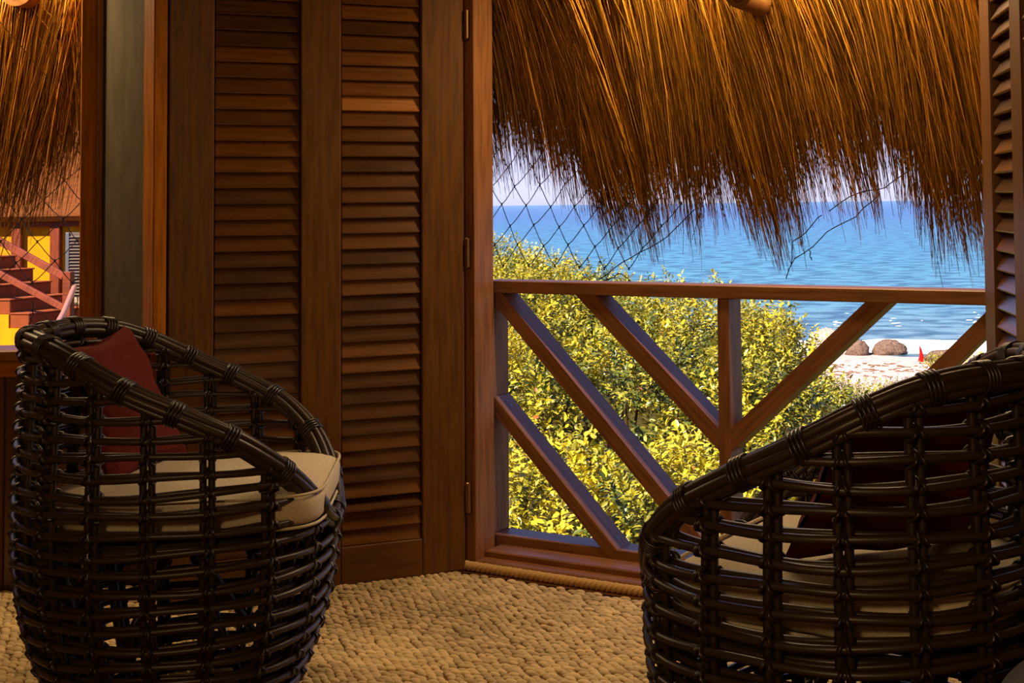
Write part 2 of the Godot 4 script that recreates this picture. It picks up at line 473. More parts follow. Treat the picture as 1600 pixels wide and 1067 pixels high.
func doors():
	var e := Vector3(-0.923, 0, 0.385).normalized()
	var o := leaf_door("door_1", Transform3D(Basis(e, Vector3.UP, e.cross(Vector3.UP)), CORNER + Vector3(0.0, 0, 0.03)), -1.0, "brown louvred door leaf with two columns of slats, folded back beside the left armchair")
	for y in [0.23, 1.0, 1.73]:
		var h := mi("hinge", block(Vector3(0.012, 0.095, 0.02), 0.003), M.brass, o, Transform3D(Basis(), Vector3(-0.008, y, -0.015)))
		mi("knuckle", tube(PackedVector3Array([Vector3(-0.002, -0.045, -0.012), Vector3(-0.002, 0.045, -0.012)]), 0.0055, 8), M.brass, h)
		for s in [-0.035, 0.035]:
			mi("screw", tube(PackedVector3Array([Vector3(0, s, -0.009), Vector3(0, s, -0.0125)]), 0.004, 8), M.steel, h)
	e = Vector3(cos(deg_to_rad(92.0)), 0, sin(deg_to_rad(92.0)))
	leaf_door("door_2", Transform3D(Basis(e, Vector3.UP, e.cross(Vector3.UP)), door_frame * Vector3(1.718, 0, 0.03)), 1.0, "louvred door leaf swung into the room behind the right armchair, seen almost edge on")
	var f := door_frame
	var w := thing("wall_door_side", f, "timber wall that holds the open doorway to the railing", "wall", "", "structure")
	plank(w, "boarding", Vector3(1.80, -0.12, -0.1), Vector3(2.4, 2.55, -0.0), "panel")
	plank(w, "boarding", Vector3(-0.06, 2.14, -0.1), Vector3(1.80, 2.55, -0.0), "panel")
	var t := thing("trim_2", f, "brown door frame round the open doorway, with a stepped threshold", "door frame", "", "structure")
	plank(t, "jamb", Vector3(-0.075, -0.12, -0.1), Vector3(0.041, 2.14, 0.0), "frame")
	plank(t, "jamb", Vector3(1.735, 0.0, -0.078), Vector3(1.80, 2.14, 0.0), "frame")
	plank(t, "head", Vector3(0.041, 2.08, -0.078), Vector3(1.735, 2.14, 0.0), "frame")
	plank(t, "threshold_step", Vector3(-0.02, -0.12, -0.05), Vector3(1.80, 0.028, 0.0), "frame", 0.004)
	plank(t, "threshold", Vector3(0.041, -0.02, -0.135), Vector3(1.735, 0.048, -0.046), "frame", 0.004)

func railing():
	var o := thing("balcony_railing", door_frame, "brown timber railing with diagonal braces across the doorway, in front of the shrubs and sea", "railing")
	var n0 := -0.135; var n1 := -0.222
	plank(o, "top_rail", Vector3(-0.035, 0.862, n1 - 0.004), Vector3(1.80, 0.902, n0 + 0.004), "frame", 0.003)
	plank(o, "bottom_rail", Vector3(-0.06, 0.0, n1), Vector3(1.80, 0.077, n0), "frame", 0.003)
	for s in [[-0.03, 0.010], [0.838, 0.877], [1.705, 1.745]]:
		plank(o, "post", Vector3(s[0], 0.077, n1), Vector3(s[1], 0.862, n0), "frame", 0.003)
	var z := -0.179
	for m in 2:                                        # the right bay mirrors the left one
		for b in [[0.01, 0.862, 0.81, 0.08, 0.046], [0.37, 0.862, 0.84, 0.44, 0.050], [0.0, 0.508, 0.468, 0.06, 0.044]]:
			var xa: float = b[0]; var xb: float = b[2]
			if m == 1: xa = 1.715 - xa; xb = 1.715 - xb
			var A := Vector3(xa, b[1], z); var B := Vector3(xb, b[3], z)
			if b[1] < 0.6: A.z = -0.176; B.z = -0.176
			var br := brace(o, A, B, b[4], b[1] < 0.6)
			if b[1] < 0.6 and m == 0:
				for q in [0.03, 0.05, br.mesh.get_aabb().size.x - 0.035]:
					mi("screw", tube(PackedVector3Array([Vector3(-br.mesh.get_aabb().size.x / 2 + q, 0.020, 0.0), Vector3(-br.mesh.get_aabb().size.x / 2 + q, 0.0235, 0.0)]), 0.004, 8), M.steel, br)

# a diagonal with its ends cut level or plumb where it meets rails and posts
func brace(o: Node3D, A: Vector3, B: Vector3, w: float, loose: bool) -> MeshInstance3D:
	if loose:
		return bar(o, "brace", A, B, w, 0.085, Vector3.BACK, M.frame_x)
	var d := B - A
	var half := w / 2 / cos(atan2(absf(d.y), absf(d.x)))   # vertical half height of the bar
	var mid := (A + B) / 2
	var t := 0.042
	var pts := [A + Vector3(0, half, 0), A - Vector3(0, half, 0), B - Vector3(0, half, 0), B + Vector3(0, half, 0)]
	# the upper end is cut level under the top rail, the lower end plumb against the post
	var slope := d.y / d.x
	for k in [0, 1]: pts[k] = Vector3(pts[k].x + (0.862 - pts[k].y) / slope, 0.862, A.z)
	if B.y < 0.2:
		for k in [2, 3]: pts[k] = Vector3(pts[k].x + (0.077 - pts[k].y) / slope, 0.077, A.z)
	var v := PackedVector3Array(); var n := PackedVector3Array(); var idx := PackedInt32Array()
	var x := d.normalized()
	var y := Vector3(-x.y, x.x, 0)
	var loc := []
	for p in pts: loc.append(Vector3((p - mid).dot(x), (p - mid).dot(y), 0))
	var c := Vector3()
	for p in loc: c += p / 4
	for s in [-1.0, 1.0]:
		var q := []
		for p in loc: q.append(p + Vector3(0, 0, s * t))
		face(v, n, idx, q, Vector3(0, 0, s))
	for k in 4:
		var p: Vector3 = loc[k]; var q: Vector3 = loc[(k + 1) % 4]
		var nn := Vector3(-(q - p).y, (q - p).x, 0).normalized()
		if nn.dot((p + q) / 2 - c) < 0: nn = -nn
		face(v, n, idx, [p - Vector3(0, 0, t), q - Vector3(0, 0, t), q + Vector3(0, 0, t), p + Vector3(0, 0, t)], nn)
	return mi("brace", commit(v, n, idx), M.frame_x, o, Transform3D(Basis(x, y, Vector3.BACK), mid))

# ------------------------------------------------------------------ rug
func rug():
	var o := thing("jute_rug", Transform3D(), "natural jute rug of chunky braided rows covering the floor", "rug")
	var a := door_frame * Vector3(2.3, 0, 0.06)
	var b := wall_frame * Vector3(2.4, 0, -0.03)
	var c0 := CORNER + Vector3(-0.02, 0, 0.06)
	var v := PackedVector3Array(); var n := PackedVector3Array(); var idx := PackedInt32Array()
	solid(v, n, idx, [c0, a, Vector3(2.3, 0, 1.5), Vector3(-3.2, 0, 1.5), b], -0.012, -0.001)
	mi("backing", commit(v, n, idx), M.jute_base, o)
	# knots: plump slanted stitches, the slant alternating from row to row
	var s := SphereMesh.new(); s.radius = 0.5; s.height = 1.0; s.radial_segments = 14; s.rings = 7
	var places := []; var tints := []
	var ang := -deg_to_rad(7.0)
	var rx := Vector3(cos(ang), 0, -sin(ang)); var rz := Vector3(sin(ang), 0, cos(ang))
	var wob := noise(31, 0.9, 2); var tone := noise(32, 1.3, 3)
	var o0 := Vector3(-0.7, 0, -3.4)
	for j in range(-42, 42):
		for i in range(-83, 88):
			var p := o0 + rx * (i * 0.0245 + (0.0122 if j % 2 else 0.0)) + rz * (j * 0.0205)
			p += rz * wob.get_noise_2d(p.x, p.z) * 0.05
			if p.z > -2.75 or p.x < -2.4 or p.x > 1.25: continue
			var ld := door_frame.affine_inverse() * p
			var lw := wall_frame.affine_inverse() * p
			if ld.z < 0.062 or lw.z > -0.035: continue
			var sl := -0.42 + rng.randf_range(-0.22, 0.22)
			var bs := Basis(Vector3.UP, ang + sl) * Basis.from_scale(Vector3(0.034 + rng.randf() * 0.006, 0.012 + rng.randf() * 0.003, 0.0165))
			places.append(Transform3D(bs, p + Vector3(rng.randf_range(-0.004, 0.004), rng.randf_range(-0.001, 0.002), rng.randf_range(-0.004, 0.004))))
			var t := 0.86 + tone.get_noise_2d(p.x * 2, p.z * 2) * 0.22 + rng.randf_range(-0.24, 0.14)
			tints.append(Color(0.74 * t, 0.53 * t, 0.27 * t))
	many("braided_stitches", s, M.jute, places, tints, o)
	# a twisted rope lies along the threshold
	var rp := thing("threshold_rope", door_frame, "thick twisted jute rope lying along the foot of the threshold", "rope")
	for k in 3:
		var pts := PackedVector3Array()
		for i in 520:
			var x := 0.0 + i * 0.0033
			var th := TAU * x / 0.055 + TAU * k / 3
			pts.append(Vector3(x - 0.01, 0.017 + 0.0075 * sin(th), 0.026 + 0.004 * sin(x * 3.0) + 0.0075 * cos(th)))
		mi("strand", tube(pts, 0.0078, 6), M.rope, rp)

# ------------------------------------------------------------------ chairs
const RIM := [[0, 0.852], [20, 0.856], [35, 0.855], [50, 0.842], [65, 0.808], [85, 0.748], [103, 0.70], [120, 0.645], [135, 0.572], [147, 0.505], [158, 0.448], [170, 0.415], [180, 0.41]]
const BODY := [[0.0, 0.70], [0.075, 0.79], [0.13, 0.855], [0.215, 0.93], [0.30, 0.975], [0.40, 1.0], [0.55, 0.995], [0.70, 0.975], [0.88, 0.955]]

func look(table: Array, x: float) -> float:
	for i in table.size() - 1:
		if x <= table[i + 1][0]:
			var t: float = (x - table[i][0]) / (table[i + 1][0] - table[i][0])
			return lerpf(table[i][1], table[i + 1][1], clampf(t, 0, 1))
	return table[-1][1]

func rim_h(deg: float) -> float:
	deg = absf(deg)
	return (look(RIM, maxf(deg - 4, 0)) + look(RIM, deg) + look(RIM, minf(deg + 4, 180))) / 3

# the chair's own axes: -x is its back, +x its front
func hull(deg: float, y: float, inset: float) -> Vector3:
	var a := deg_to_rad(deg)
	var r := 0.345 * look(BODY, y)
	var cx := cos(a); var cz := sin(a)
	if absf(deg) > 90:
		var p := 2.7
		r /= pow(pow(absf(cx), p) + pow(absf(cz), p), 1.0 / p)
	r -= inset
	return Vector3(-cx * r, y, cz * r)

func chair() -> Node3D:
	var o := Node3D.new()
	put(o, "rattan_armchair")
	var rows := 21
	var bind := []
	for i in rows:
		var y := 0.03 + i * 0.0395
		var lim := 180.0
		if y > 0.40:
			lim = 0.0
			while lim < 180.0 and rim_h(lim) > y + 0.004: lim += 0.5
		if lim < 12: continue
		for side in 2:
			var pts := PackedVector3Array()
			var cnt := int(lim / 180.0 * 72) + 4
			var closed := lim >= 179.9
			for k in (cnt if closed else cnt + 1):
				var d := -lim + 2 * lim * k / cnt
				pts.append(hull(d, y + 0.003 * sin(d * 0.09 + i * 1.7 + side) + 0.0025 * sin(d * 0.031 + i * 4.1), 0.030 * side))
			mi("cane", tube(pts, 0.0076 if side == 0 else 0.0062, 6, closed), M.cane, o)
	for k in 18:
		var d := -170.0 + k * 20.0
		var top := rim_h(d) - 0.012
		for s in [-1.0, 1.0]:
			var pts := PackedVector3Array()
			for j in 15:
				var y := 0.004 + (top - 0.004) * j / 14.0
				var p := hull(d, y, 0.015)
				var tn := (hull(d + 1, y, 0.015) - hull(d - 1, y, 0.015)).normalized()
				pts.append(p + tn * 0.0085 * s)
			mi("upright_cane", tube(pts, 0.0078, 6), M.cane_dark, o)
		for i in rows:
			var y := 0.03 + i * 0.0395
			if y > top: break
			var p := hull(d, y, 0.014)
			var outw := (hull(d, y, 0.0) - hull(d, y, 0.03)).normalized()
			for s in [-1.0, 1.0]:
				bind.append(Transform3D(Basis(Vector3.UP.cross(outw).normalized(), Vector3.UP, outw) * Basis(Vector3.BACK, 0.5 * s) * Basis.from_scale(Vector3(1, 0.82, 1.35)), p + Vector3.UP.cross(outw) * 0.007 * s))
	# each binding is a loop round the two rows and the uprights
	var loop := PackedVector3Array()
	for k in 10: loop.append(Vector3(0, 0.0165 * sin(TAU * k / 10), 0.0175 * cos(TAU * k / 10)))
	many("cane_binding", tube(loop, 0.0042, 5, true), M.cane_dark, bind, [], o)
	# the rim: a bundle of canes, tied at intervals
	var path := PackedVector3Array(); var side_v := PackedVector3Array(); var up_v := PackedVector3Array()
	var N := 120
	for k in N:
		var d := -180.0 + 360.0 * k / N
		path.append(hull(d, rim_h(d), 0.012))
	for k in N:
		var t := (path[(k + 1) % N] - path[(k - 1 + N) % N]).normalized()
		var outw := Vector3(path[k].x, 0, path[k].z).normalized()
		var s := (outw - t * outw.dot(t)).normalized()
		side_v.append(s); up_v.append(s.cross(t).normalized())
	for c in 7:
		var a := TAU * c / 7.0
		var pts := PackedVector3Array()
		for k in N: pts.append(path[k] + side_v[k] * cos(a) * 0.0185 + up_v[k] * sin(a) * 0.0165)
		mi("rim_cane", tube(pts, 0.0092, 7, true), M.cane, o)
	for w in 20:
		var k := (w * 6 + 3) % N
		var v := PackedVector3Array(); var n := PackedVector3Array(); var idx := PackedInt32Array()
		var t := (path[(k + 1) % N] - path[(k - 1 + N) % N]).normalized()
		for q in 4:
			var ring := PackedVector3Array()
			for g in 16:
				var a := TAU * g / 16
				ring.append(path[k] + t * (q - 1.5) * 0.0075 + side_v[k] * cos(a) * 0.0277 + up_v[k] * sin(a) * 0.0257)
			sweep(v, n, idx, ring, 0.0036, 5, true)
		mi("rim_wrap", commit(v, n, idx), M.cane_dark, o)
	# foot ring, seat frame, legs and braces
	for q in [[0.008, 0.015, 0.010], [0.016, 0.02, 0.009]]:
		var pts := PackedVector3Array()
		for k in 64: pts.append(hull(-180 + 360.0 * k / 64, q[0], q[1]))
		mi("foot_ring", tube(pts, q[2], 6, true), M.cane_dark, o)
	var sf := PackedVector3Array()
	for k in 64: sf.append(hull(-180 + 360.0 * k / 64, 0.425, 0.045))
	mi("seat_frame", tube(sf, 0.013, 8, true), M.cane_dark, o)
	for k in 9:
		var z := -0.24 + k * 0.06
		var x := sqrt(maxf(0.30 * 0.30 - z * z, 0.0)) * 0.98
		mi("seat_slat", tube(PackedVector3Array([Vector3(-x, 0.425, z), Vector3(x, 0.425, z)]), 0.009, 6), M.cane_dark, o)
	for d in [-140.0, -40.0, 40.0, 140.0]:
		var pts := PackedVector3Array()
		for j in 9:
			var y := 0.006 + 0.41 * j / 8.0
			pts.append(hull(d, y, 0.06 + 0.02 * sin(PI * j / 8.0)))
		mi("leg", tube(pts, 0.014, 8), M.cane_dark, o)
		mi("brace", tube(PackedVector3Array([hull(d, 0.06, 0.07), Vector3(0, 0.40, 0), ]), 0.009, 6), M.cane_dark, o)
	return o

# square corners at the front of the seat, round ones against the back
func plan_power(c: float) -> float:
	return lerpf(0.86, 0.30, smoothstep(-0.25, 0.35, c))

# a boxed cushion with rounded edges: half sizes a (x), b (z), thickness h
func cushion_mesh(a: float, b: float, h: float, seed_: int) -> ArrayMesh:
	var rows := []
	var nz := noise(seed_, 4.0, 2)
	for j in 25:
		var ph := -PI / 2 + PI * j / 24.0
		var cp := pow(maxf(cos(ph), 0.0), 0.28); var sp: float = signf(sin(ph)) * pow(absf(sin(ph)), 0.5)
		var row := []
		for i in 72:
			var th := TAU * i / 72.0
			var e := plan_power(cos(th))
			var cx: float = signf(cos(th)) * pow(absf(cos(th)), e)
			var cz: float = signf(sin(th)) * pow(absf(sin(th)), e)
			var p := Vector3(a * cx * cp, h / 2 * sp, b * cz * cp)
			p.y += 0.010 * (1.0 - pow(cp, 4.0)) * sp + nz.get_noise_2d(p.x, p.z) * 0.006
			row.append(p)
		rows.append(row)
	return grid(rows, true, true)

func piping(a: float, b: float, y: float, r: float) -> ArrayMesh:
	var pts := PackedVector3Array()
	for i in 72:
		var th := TAU * i / 72.0
		var e := plan_power(cos(th))
		pts.append(Vector3(a * signf(cos(th)) * pow(absf(cos(th)), e), y, b * signf(sin(th)) * pow(absf(sin(th)), e)))
	return tube(pts, r, 6, true)

# a scatter pillow between four corners
func pillow_mesh(c: Array, puff: float, seed_: int) -> ArrayMesh:
	var nn: Vector3 = (c[1] - c[0]).cross(c[3] - c[0]).normalized()
	var nz := noise(seed_, 5.0, 2)
	var rows := []
	var G := 25
	for s in [1.0, -1.0]:
		for jj in G:
			var j: int = jj if s > 0 else G - 1 - jj
			var row := []
			for i in G:
				var u := -1 + 2.0 * i / (G - 1); var w := -1 + 2.0 * j / (G - 1)
				var pu := u * (1 - 0.09 * (1 - w * w)); var pw := w * (1 - 0.09 * (1 - u * u))
				var e: Vector3 = c[0].lerp(c[1], (pu + 1) / 2).lerp(c[3].lerp(c[2], (pu + 1) / 2), (pw + 1) / 2)
				var th := puff * pow(maxf((1 - u * u) * (1 - w * w), 0.0), 0.42)
				row.append(e + nn * s * (th + nz.get_noise_3d(e.x, e.y, e.z * s) * 0.022 * (1 - u * u * w * w)))
			rows.append(row)
	return grid(rows, false, false)

func chairs():
	var first := chair()
	var second := first.duplicate()
	add_child(second, true)
	second.name = "rattan_armchair_001"
	var fl := Vector3(0.9835, 0, -0.1807)
	first.transform = Transform3D(Basis(fl, Vector3.UP, fl.cross(Vector3.UP)), Vector3(-1.22, 0.012, -3.0))
	tag(first, "dark brown woven rattan armchair in front of the louvred door, facing right", "armchair", "rattan armchairs")
	var fr := Vector3(-sin(deg_to_rad(60)), 0, -cos(deg_to_rad(60)))
	second.transform = Transform3D(Basis(fr, Vector3.UP, fr.cross(Vector3.UP)), Vector3(0.262, 0.012, -2.3))
	tag(second, "dark brown woven rattan armchair in front of the railing, its back to the viewer", "armchair", "rattan armchairs")
	for k in 2:
		var host: Node3D = [first, second][k]
		var t := host.transform * Transform3D(Basis(), Vector3([0.035, -0.02][k], 0.482, 0))
		var q := thing("seat_cushion", t, ["off-white boxed seat cushion on the left rattan armchair by the louvred door", "off-white boxed seat cushion inside the rattan armchair whose back faces the viewer"][k], "cushion", "seat cushions")
		mi("pad", cushion_mesh([0.305, 0.285][k], [0.275, 0.26][k], 0.085, 40 + k), M.cushion, q)
		mi("piping", piping([0.303, 0.283][k], [0.273, 0.258][k], 0.034, 0.0035), M.cushion, q)
		mi("piping", piping([0.303, 0.283][k], [0.273, 0.258][k], -0.034, 0.0035), M.cushion, q)
	var sets := [[Vector3(-1.437, 0.842, -2.88), Vector3(-1.446, 0.865, -3.2), Vector3(-1.29, 0.545, -3.2), Vector3(-1.33, 0.53, -2.88)],
		[Vector3(0.22, 0.81, -2.07), Vector3(0.50, 0.80, -2.20), Vector3(0.48, 0.545, -2.32), Vector3(0.12, 0.545, -2.17)]]
	for k in 2:
		var c: Array = sets[k]
		var mid: Vector3 = (c[2] + c[3]) / 2
		var loc := []
		for p in c: loc.append(p - mid)
		var q := mi("throw_pillow", pillow_mesh(loc, 0.055, 50 + k), M.red, null, Transform3D(Basis(), mid))
		tag(q, ["dark red throw pillow leaning in the back of the left rattan armchair", "dark red throw pillow seen through the woven back of the right rattan armchair"][k], "pillow", "red throw pillows")
	# a grey upholstered pouf, only its rounded shoulder in view
	var pf := thing("fabric_pouf", Transform3D(Basis(), Vector3(0.486, 0, -1.62)), "grey-blue fabric pouf showing its rounded top in the bottom right corner", "pouf")
	var rows := []
	for j in 17:
		var ph := PI / 2 * j / 16.0
		var row := []
		for i in 48:
			var th := TAU * i / 48.0
			var rr := 0.165 * pow(cos(ph), 0.55) if j < 16 else 0.0005
			row.append(Vector3(rr * cos(th), 0.30 + 0.275 * pow(sin(ph), 0.8), rr * sin(th)))
		rows.append(row)
	var low := []
	for i in 48: low.append(Vector3(0.155 * cos(TAU * i / 48.0), 0.012, 0.155 * sin(TAU * i / 48.0)))
	rows.insert(0, low)
	mi("body", grid(rows, true, true), M.grey, pf)
	mi("seam", tube(PackedVector3Array(low.map(func(p): return Vector3(p.x * 1.065, 0.30, p.z * 1.065))), 0.004, 5, true), M.grey, pf)

# ------------------------------------------------------------------ thatch
const FRINGE := [[-0.4, 1.22], [-0.24, 1.22], [-0.14, 1.20], [-0.03, 1.26], [0.07, 1.20], [0.13, 1.17], [0.24, 1.09], [0.33, 0.99], [0.39, 0.93], [0.49, 0.99], [0.54, 1.06], [0.63, 0.97], [0.75, 1.03], [0.87, 0.98], [0.93, 0.99], [1.02, 1.03], [1.15, 1.05], [1.28, 1.03], [1.33, 1.16], [1.37, 1.15], [1.42, 0.99], [1.49, 0.93], [1.57, 0.97], [1.75, 0.97], [2.4, 1.0]]
const FRINGE_LEFT := [[0.5, 1.3], [1.20, 1.27], [1.29, 1.22], [1.34, 1.13], [1.40, 1.07], [1.44, 1.05], [1.47, 1.02], [1.52, 1.02], [1.58, 1.0], [2.4, 1.0]]

# one blade of straw from root to tip: three-sided, a little bent, thinning out
func straw(v: PackedVector3Array, n: PackedVector3Array, idx: PackedInt32Array, col: PackedColorArray, root: Vector3, tip: Vector3, w: float, bend: Vector3, c: Color):
	var ax := (tip - root).normalized()
	var x := ax.cross(Vector3.FORWARD).normalized(); var y := ax.cross(x)
	var base := v.size()
	for i in 5:
		var t := i / 4.0
		var p := root.lerp(tip, t) + bend * sin(t * PI)
		var ww := w * (1.0 - 0.72 * t * t)
		for k in 3:
			var d := x * cos(TAU * k / 3 + w * 9000) + y * sin(TAU * k / 3 + w * 9000)
			v.append(p + d * ww); n.append(d); col.append(c)
	for i in 4:
		for k in 3:
			var a := base + i * 3 + k; var b := base + i * 3 + (k + 1) % 3
			idx.append_array([a, a + 3, b, b, a + 3, b + 3])

func thatch_run(called: String, f: Transform3D, out: float, s0: float, s1: float, table: Array, count: int, seed_: int, lean0: float, label: String):
	# f: x along the eave, y up; out: which way z points outdoors
	var o := thing(called, f, label, "thatch", "", "structure")
	var r := RandomNumberGenerator.new(); r.seed = seed_
	var lean_n := noise(seed_, 1.6, 2); var tuft := noise(seed_ + 1, 5.0, 2); var tone := noise(seed_ + 2, 7.0, 2)
	var rise := 0.30                                     # how far the roof comes inwards for each metre up
	var v := PackedVector3Array(); var n := PackedVector3Array(); var idx := PackedInt32Array(); var col := PackedColorArray()
	for i in count:
		var s := r.randf_range(s0, s1)
		var low := look(table, s) + tuft.get_noise_1d(s) * 0.09 + tuft.get_noise_1d(s * 6.0 + 40) * 0.06
		var tip := low - 0.045 + pow(r.randf(), 0.48) * 0.44
		if r.randf() < 0.25: tip = low + r.randf() * 1.0
		var L := r.randf_range(0.75, 1.25)
		if tip + L > 2.5: L = 2.5 - tip
		var sweep_ := 0.20 * smoothstep(1.45, 2.1, tip + L * 0.5) * (1.0 if lean0 < 0.1 else 0.0)
		var lean := lean0 + sweep_ + lean_n.get_noise_2d(s * 1.3, tip * 0.4) * (0.16 + 0.2 * smoothstep(1.5, 2.0, tip + L * 0.5)) + r.randfn(0, 0.05)
		if r.randf() < 0.012: lean += r.randf_range(-0.4, 0.4)
		if lean0 > 0.1 and r.randf() < 0.06: lean -= r.randf_range(0.1, 0.7)
		var zz := out * (0.43 - rise * (tip - 1.0) - r.randf() * 0.07)
		var dir := Vector3(sin(lean), -cos(lean), out * rise * 0.85 + r.randfn(0, 0.02)).normalized()
		var end := Vector3(s, tip, zz)
		var t := 0.80 + tone.get_noise_2d(s * 2, L) * 0.35 + r.randf_range(-0.35, 0.35)
		if r.randf() < 0.25: t *= 0.35
		straw(v, n, idx, col, end - dir * L, end, r.randf_range(0.0014, 0.0031), Vector3(r.randf_range(-0.025, 0.025) + sweep_ * 0.3, 0, r.randf_range(-0.015, 0.015)) * L, Color(0.70 * t, 0.31 * t, 0.032 * t))
	mi("straw", commit(v, n, idx, PackedVector2Array(), col), M.straw, o).set_meta("kind", "stuff")
	# the packed bed of the roof behind the hanging ends
	var rows := []
	for j in 9:
		var row := []
		for i in 41:
			var s := lerpf(s0, s1, i / 40.0)
			var y := lerpf(look(table, s) + 0.4 + tuft.get_noise_1d(s) * 0.1, 2.75, j / 8.0)
			row.append(Vector3(s, y, out * (0.46 - rise * (y - 1.0))))
		rows.append(row)
	for j in range(8, -1, -1):
		var row := []
		for i in 41: row.append(rows[j][i] + Vector3(0, 0.02 + 0.02 * j, out * (0.03 + 0.025 * j)))
		rows.append(row)
	mi("thatch_bed", grid(rows), M.straw_bed, o)

func thatch():
	thatch_run("roof_eave", door_frame, -1.0, -0.35, 2.2, FRINGE, 19000, 101, 0.03, "shaggy brown thatch fringe hanging above the railing and the sea")
	thatch_run("roof_eave_window", wall_frame, 1.0, 0.75, 2.3, FRINGE_LEFT, 7000, 131, 0.22, "shaggy brown thatch fringe hanging outside the left window")
	var L := [[Vector3(-2.155, 1.845, -3.99), Vector3(-2.19, 1.86, -4.45), "pale log end under the thatch at the top of the left window"],
		[Vector3(0.105, 1.748, -3.66), Vector3(0.29, 1.74, -4.05), "pale log end poking out under the thatch above the railing"]]
	for l in L:
		var a: Vector3 = l[0]; var b: Vector3 = l[1]
		var o := thing("roof_pole", Transform3D(Basis(), a), l[2], "log", "roof poles")
		var pts := PackedVector3Array()
		for k in 8: pts.append((b - a) * k / 7.0)
		mi("pole", tube(pts, 0.052 if l == L[0] else 0.04, 20, false, 0.038), M.log_z, o)
		var rg := PackedVector3Array()
		mi("end_ring", tube(circle_at((a - b).normalized(), 0.022), 0.0015, 5, true), M.bark, o)

func circle_at(ax: Vector3, r: float) -> PackedVector3Array:
	var x := ax.cross(Vector3.UP).normalized(); var y := x.cross(ax)
	var p := PackedVector3Array()
	for k in 20: p.append(ax * 0.001 + (x * cos(TAU * k / 20) + y * sin(TAU * k / 20)) * r)
	return p

# ------------------------------------------------------------------ wire netting
func net_run(called: String, f: Transform3D, out: float, hw: float, s0: float, cols: int, h0: float, rows: int, cut: Callable, bend: Callable, loose: Array, label: String):
	var o := thing(called, f, label, "netting")
	var hh := 0.068
	var r := RandomNumberGenerator.new(); r.seed = 77
	var node := {}
	for j in rows:
		for i in range(cols):
			if (i + j) % 2: continue
			var s := s0 + i * hw; var h := h0 + j * hh
			if cut.call(s, h): continue
			var q: Vector2 = bend.call(s, h)
			node[Vector2i(i, j)] = Vector3(q.x + r.randf_range(-0.006, 0.006), q.y + r.randf_range(-0.006, 0.006), out * (0.235 + maxf(h - h0, 0) * 0.3 + r.randf_range(-0.006, 0.006)))
	var v := PackedVector3Array(); var n := PackedVector3Array(); var idx := PackedInt32Array()
	for k in node:
		for d in [Vector2i(1, 1), Vector2i(-1, 1)]:
			if node.has(k + d):
				var a: Vector3 = node[k]; var b: Vector3 = node[k + d]
				var m := (a + b) / 2 + Vector3(0, -0.004, 0)
				sweep(v, n, idx, PackedVector3Array([a, a.lerp(m, 0.55) + Vector3(0, -0.002, 0), m, m.lerp(b, 0.5), b]), 0.0015, 5)
	mi("mesh_wire", commit(v, n, idx), M.wire, o).set_meta("kind", "stuff")
	v = PackedVector3Array(); n = PackedVector3Array(); idx = PackedInt32Array()
	for k in node:
		var p: Vector3 = node[k]
		sweep(v, n, idx, PackedVector3Array([p - Vector3(0.0, 0.005, 0), p + Vector3(0.0, 0.005, 0)]), 0.0027, 5)
	mi("wire_knot", commit(v, n, idx), M.wire, o).set_meta("kind", "stuff")
	for l in loose:
		var c := Curve3D.new()
		for p in l: c.add_point(Vector3(p[0], p[1], out * p[2]))
		var pts := PackedVector3Array()
		for k in 13:
			var p := c.sample_baked(c.get_baked_length() * k / 12.0)
			pts.append(p + Vector3(r.randf_range(-1, 1), r.randf_range(-1, 1), 0) * 0.003)
		mi("loose_wire", tube(pts, 0.0017, 5), M.wire, o)

func netting():
	net_run("wire_netting", door_frame, -1.0, 0.052, -0.30, 19, 0.875, 9, func(s, h): return h < 0.89 + maxf(s - 0.5, 0) * 0.9,
		func(s, h):
			var t := clampf((s - 0.12) / 0.45, 0, 1)
			return Vector2(s - t * t * 0.04 * (1.0 - clampf((h - 0.9) * 2.5, 0, 1)), h),
		[[[0.36, 0.905, 0.235], [0.45, 0.97, 0.26], [0.56, 1.03, 0.3], [0.66, 1.13, 0.34]], [[0.38, 0.90, 0.235], [0.43, 0.925, 0.25], [0.47, 0.90, 0.25]],
			[[0.98, 0.915, 0.33], [1.0, 0.965, 0.33], [1.06, 1.0, 0.33], [1.12, 1.06, 0.34], [1.2, 1.1, 0.35], [1.28, 1.17, 0.36]], [[1.0, 0.96, 0.33], [1.0, 1.02, 0.33], [1.04, 1.05, 0.33], [1.10, 1.11, 0.34]],
			[[1.06, 1.0, 0.33], [1.065, 0.97, 0.33]], [[1.12, 1.12, 0.34], [1.2, 1.17, 0.35], [1.3, 1.19, 0.35], [1.38, 1.24, 0.36]]],
		"slack black diamond wire netting stretched from the thatch down to the railing")
	net_run("window_netting", wall_frame, 1.0, 0.060, 0.98, 16, 0.845, 9, func(s, h): return h < 0.86, func(s, h): return Vector2(s, h),
		[[[1.40, 0.86, 0.24], [1.395, 0.82, 0.24], [1.41, 0.775, 0.24]], [[1.26, 0.87, 0.24], [1.262, 0.83, 0.24], [1.27, 0.79, 0.24]]],
		"black diamond wire netting hanging outside the left window")

# ------------------------------------------------------------------ land, beach and sea
func ground_h(x: float, d: float) -> float:
	var a := -2.4 - 0.03 * clampf(d - 5, 0, 12)
	var right := smoothstep(0.0, 6.0, x - (d - 16) * 0.02)
	var fall := smoothstep(14.0, 40.0, d) * 3.2
	var hill := smoothstep(16.0, 32.0, d) * 2.0 * (1.0 - smoothstep(-2.0, 2.0, x + 4.0 - d * 0.03))
	var y := a - fall * right + hill * (1.0 - right)
	return lerpf(y, -9.6, smoothstep(40.0, 62.0, d))

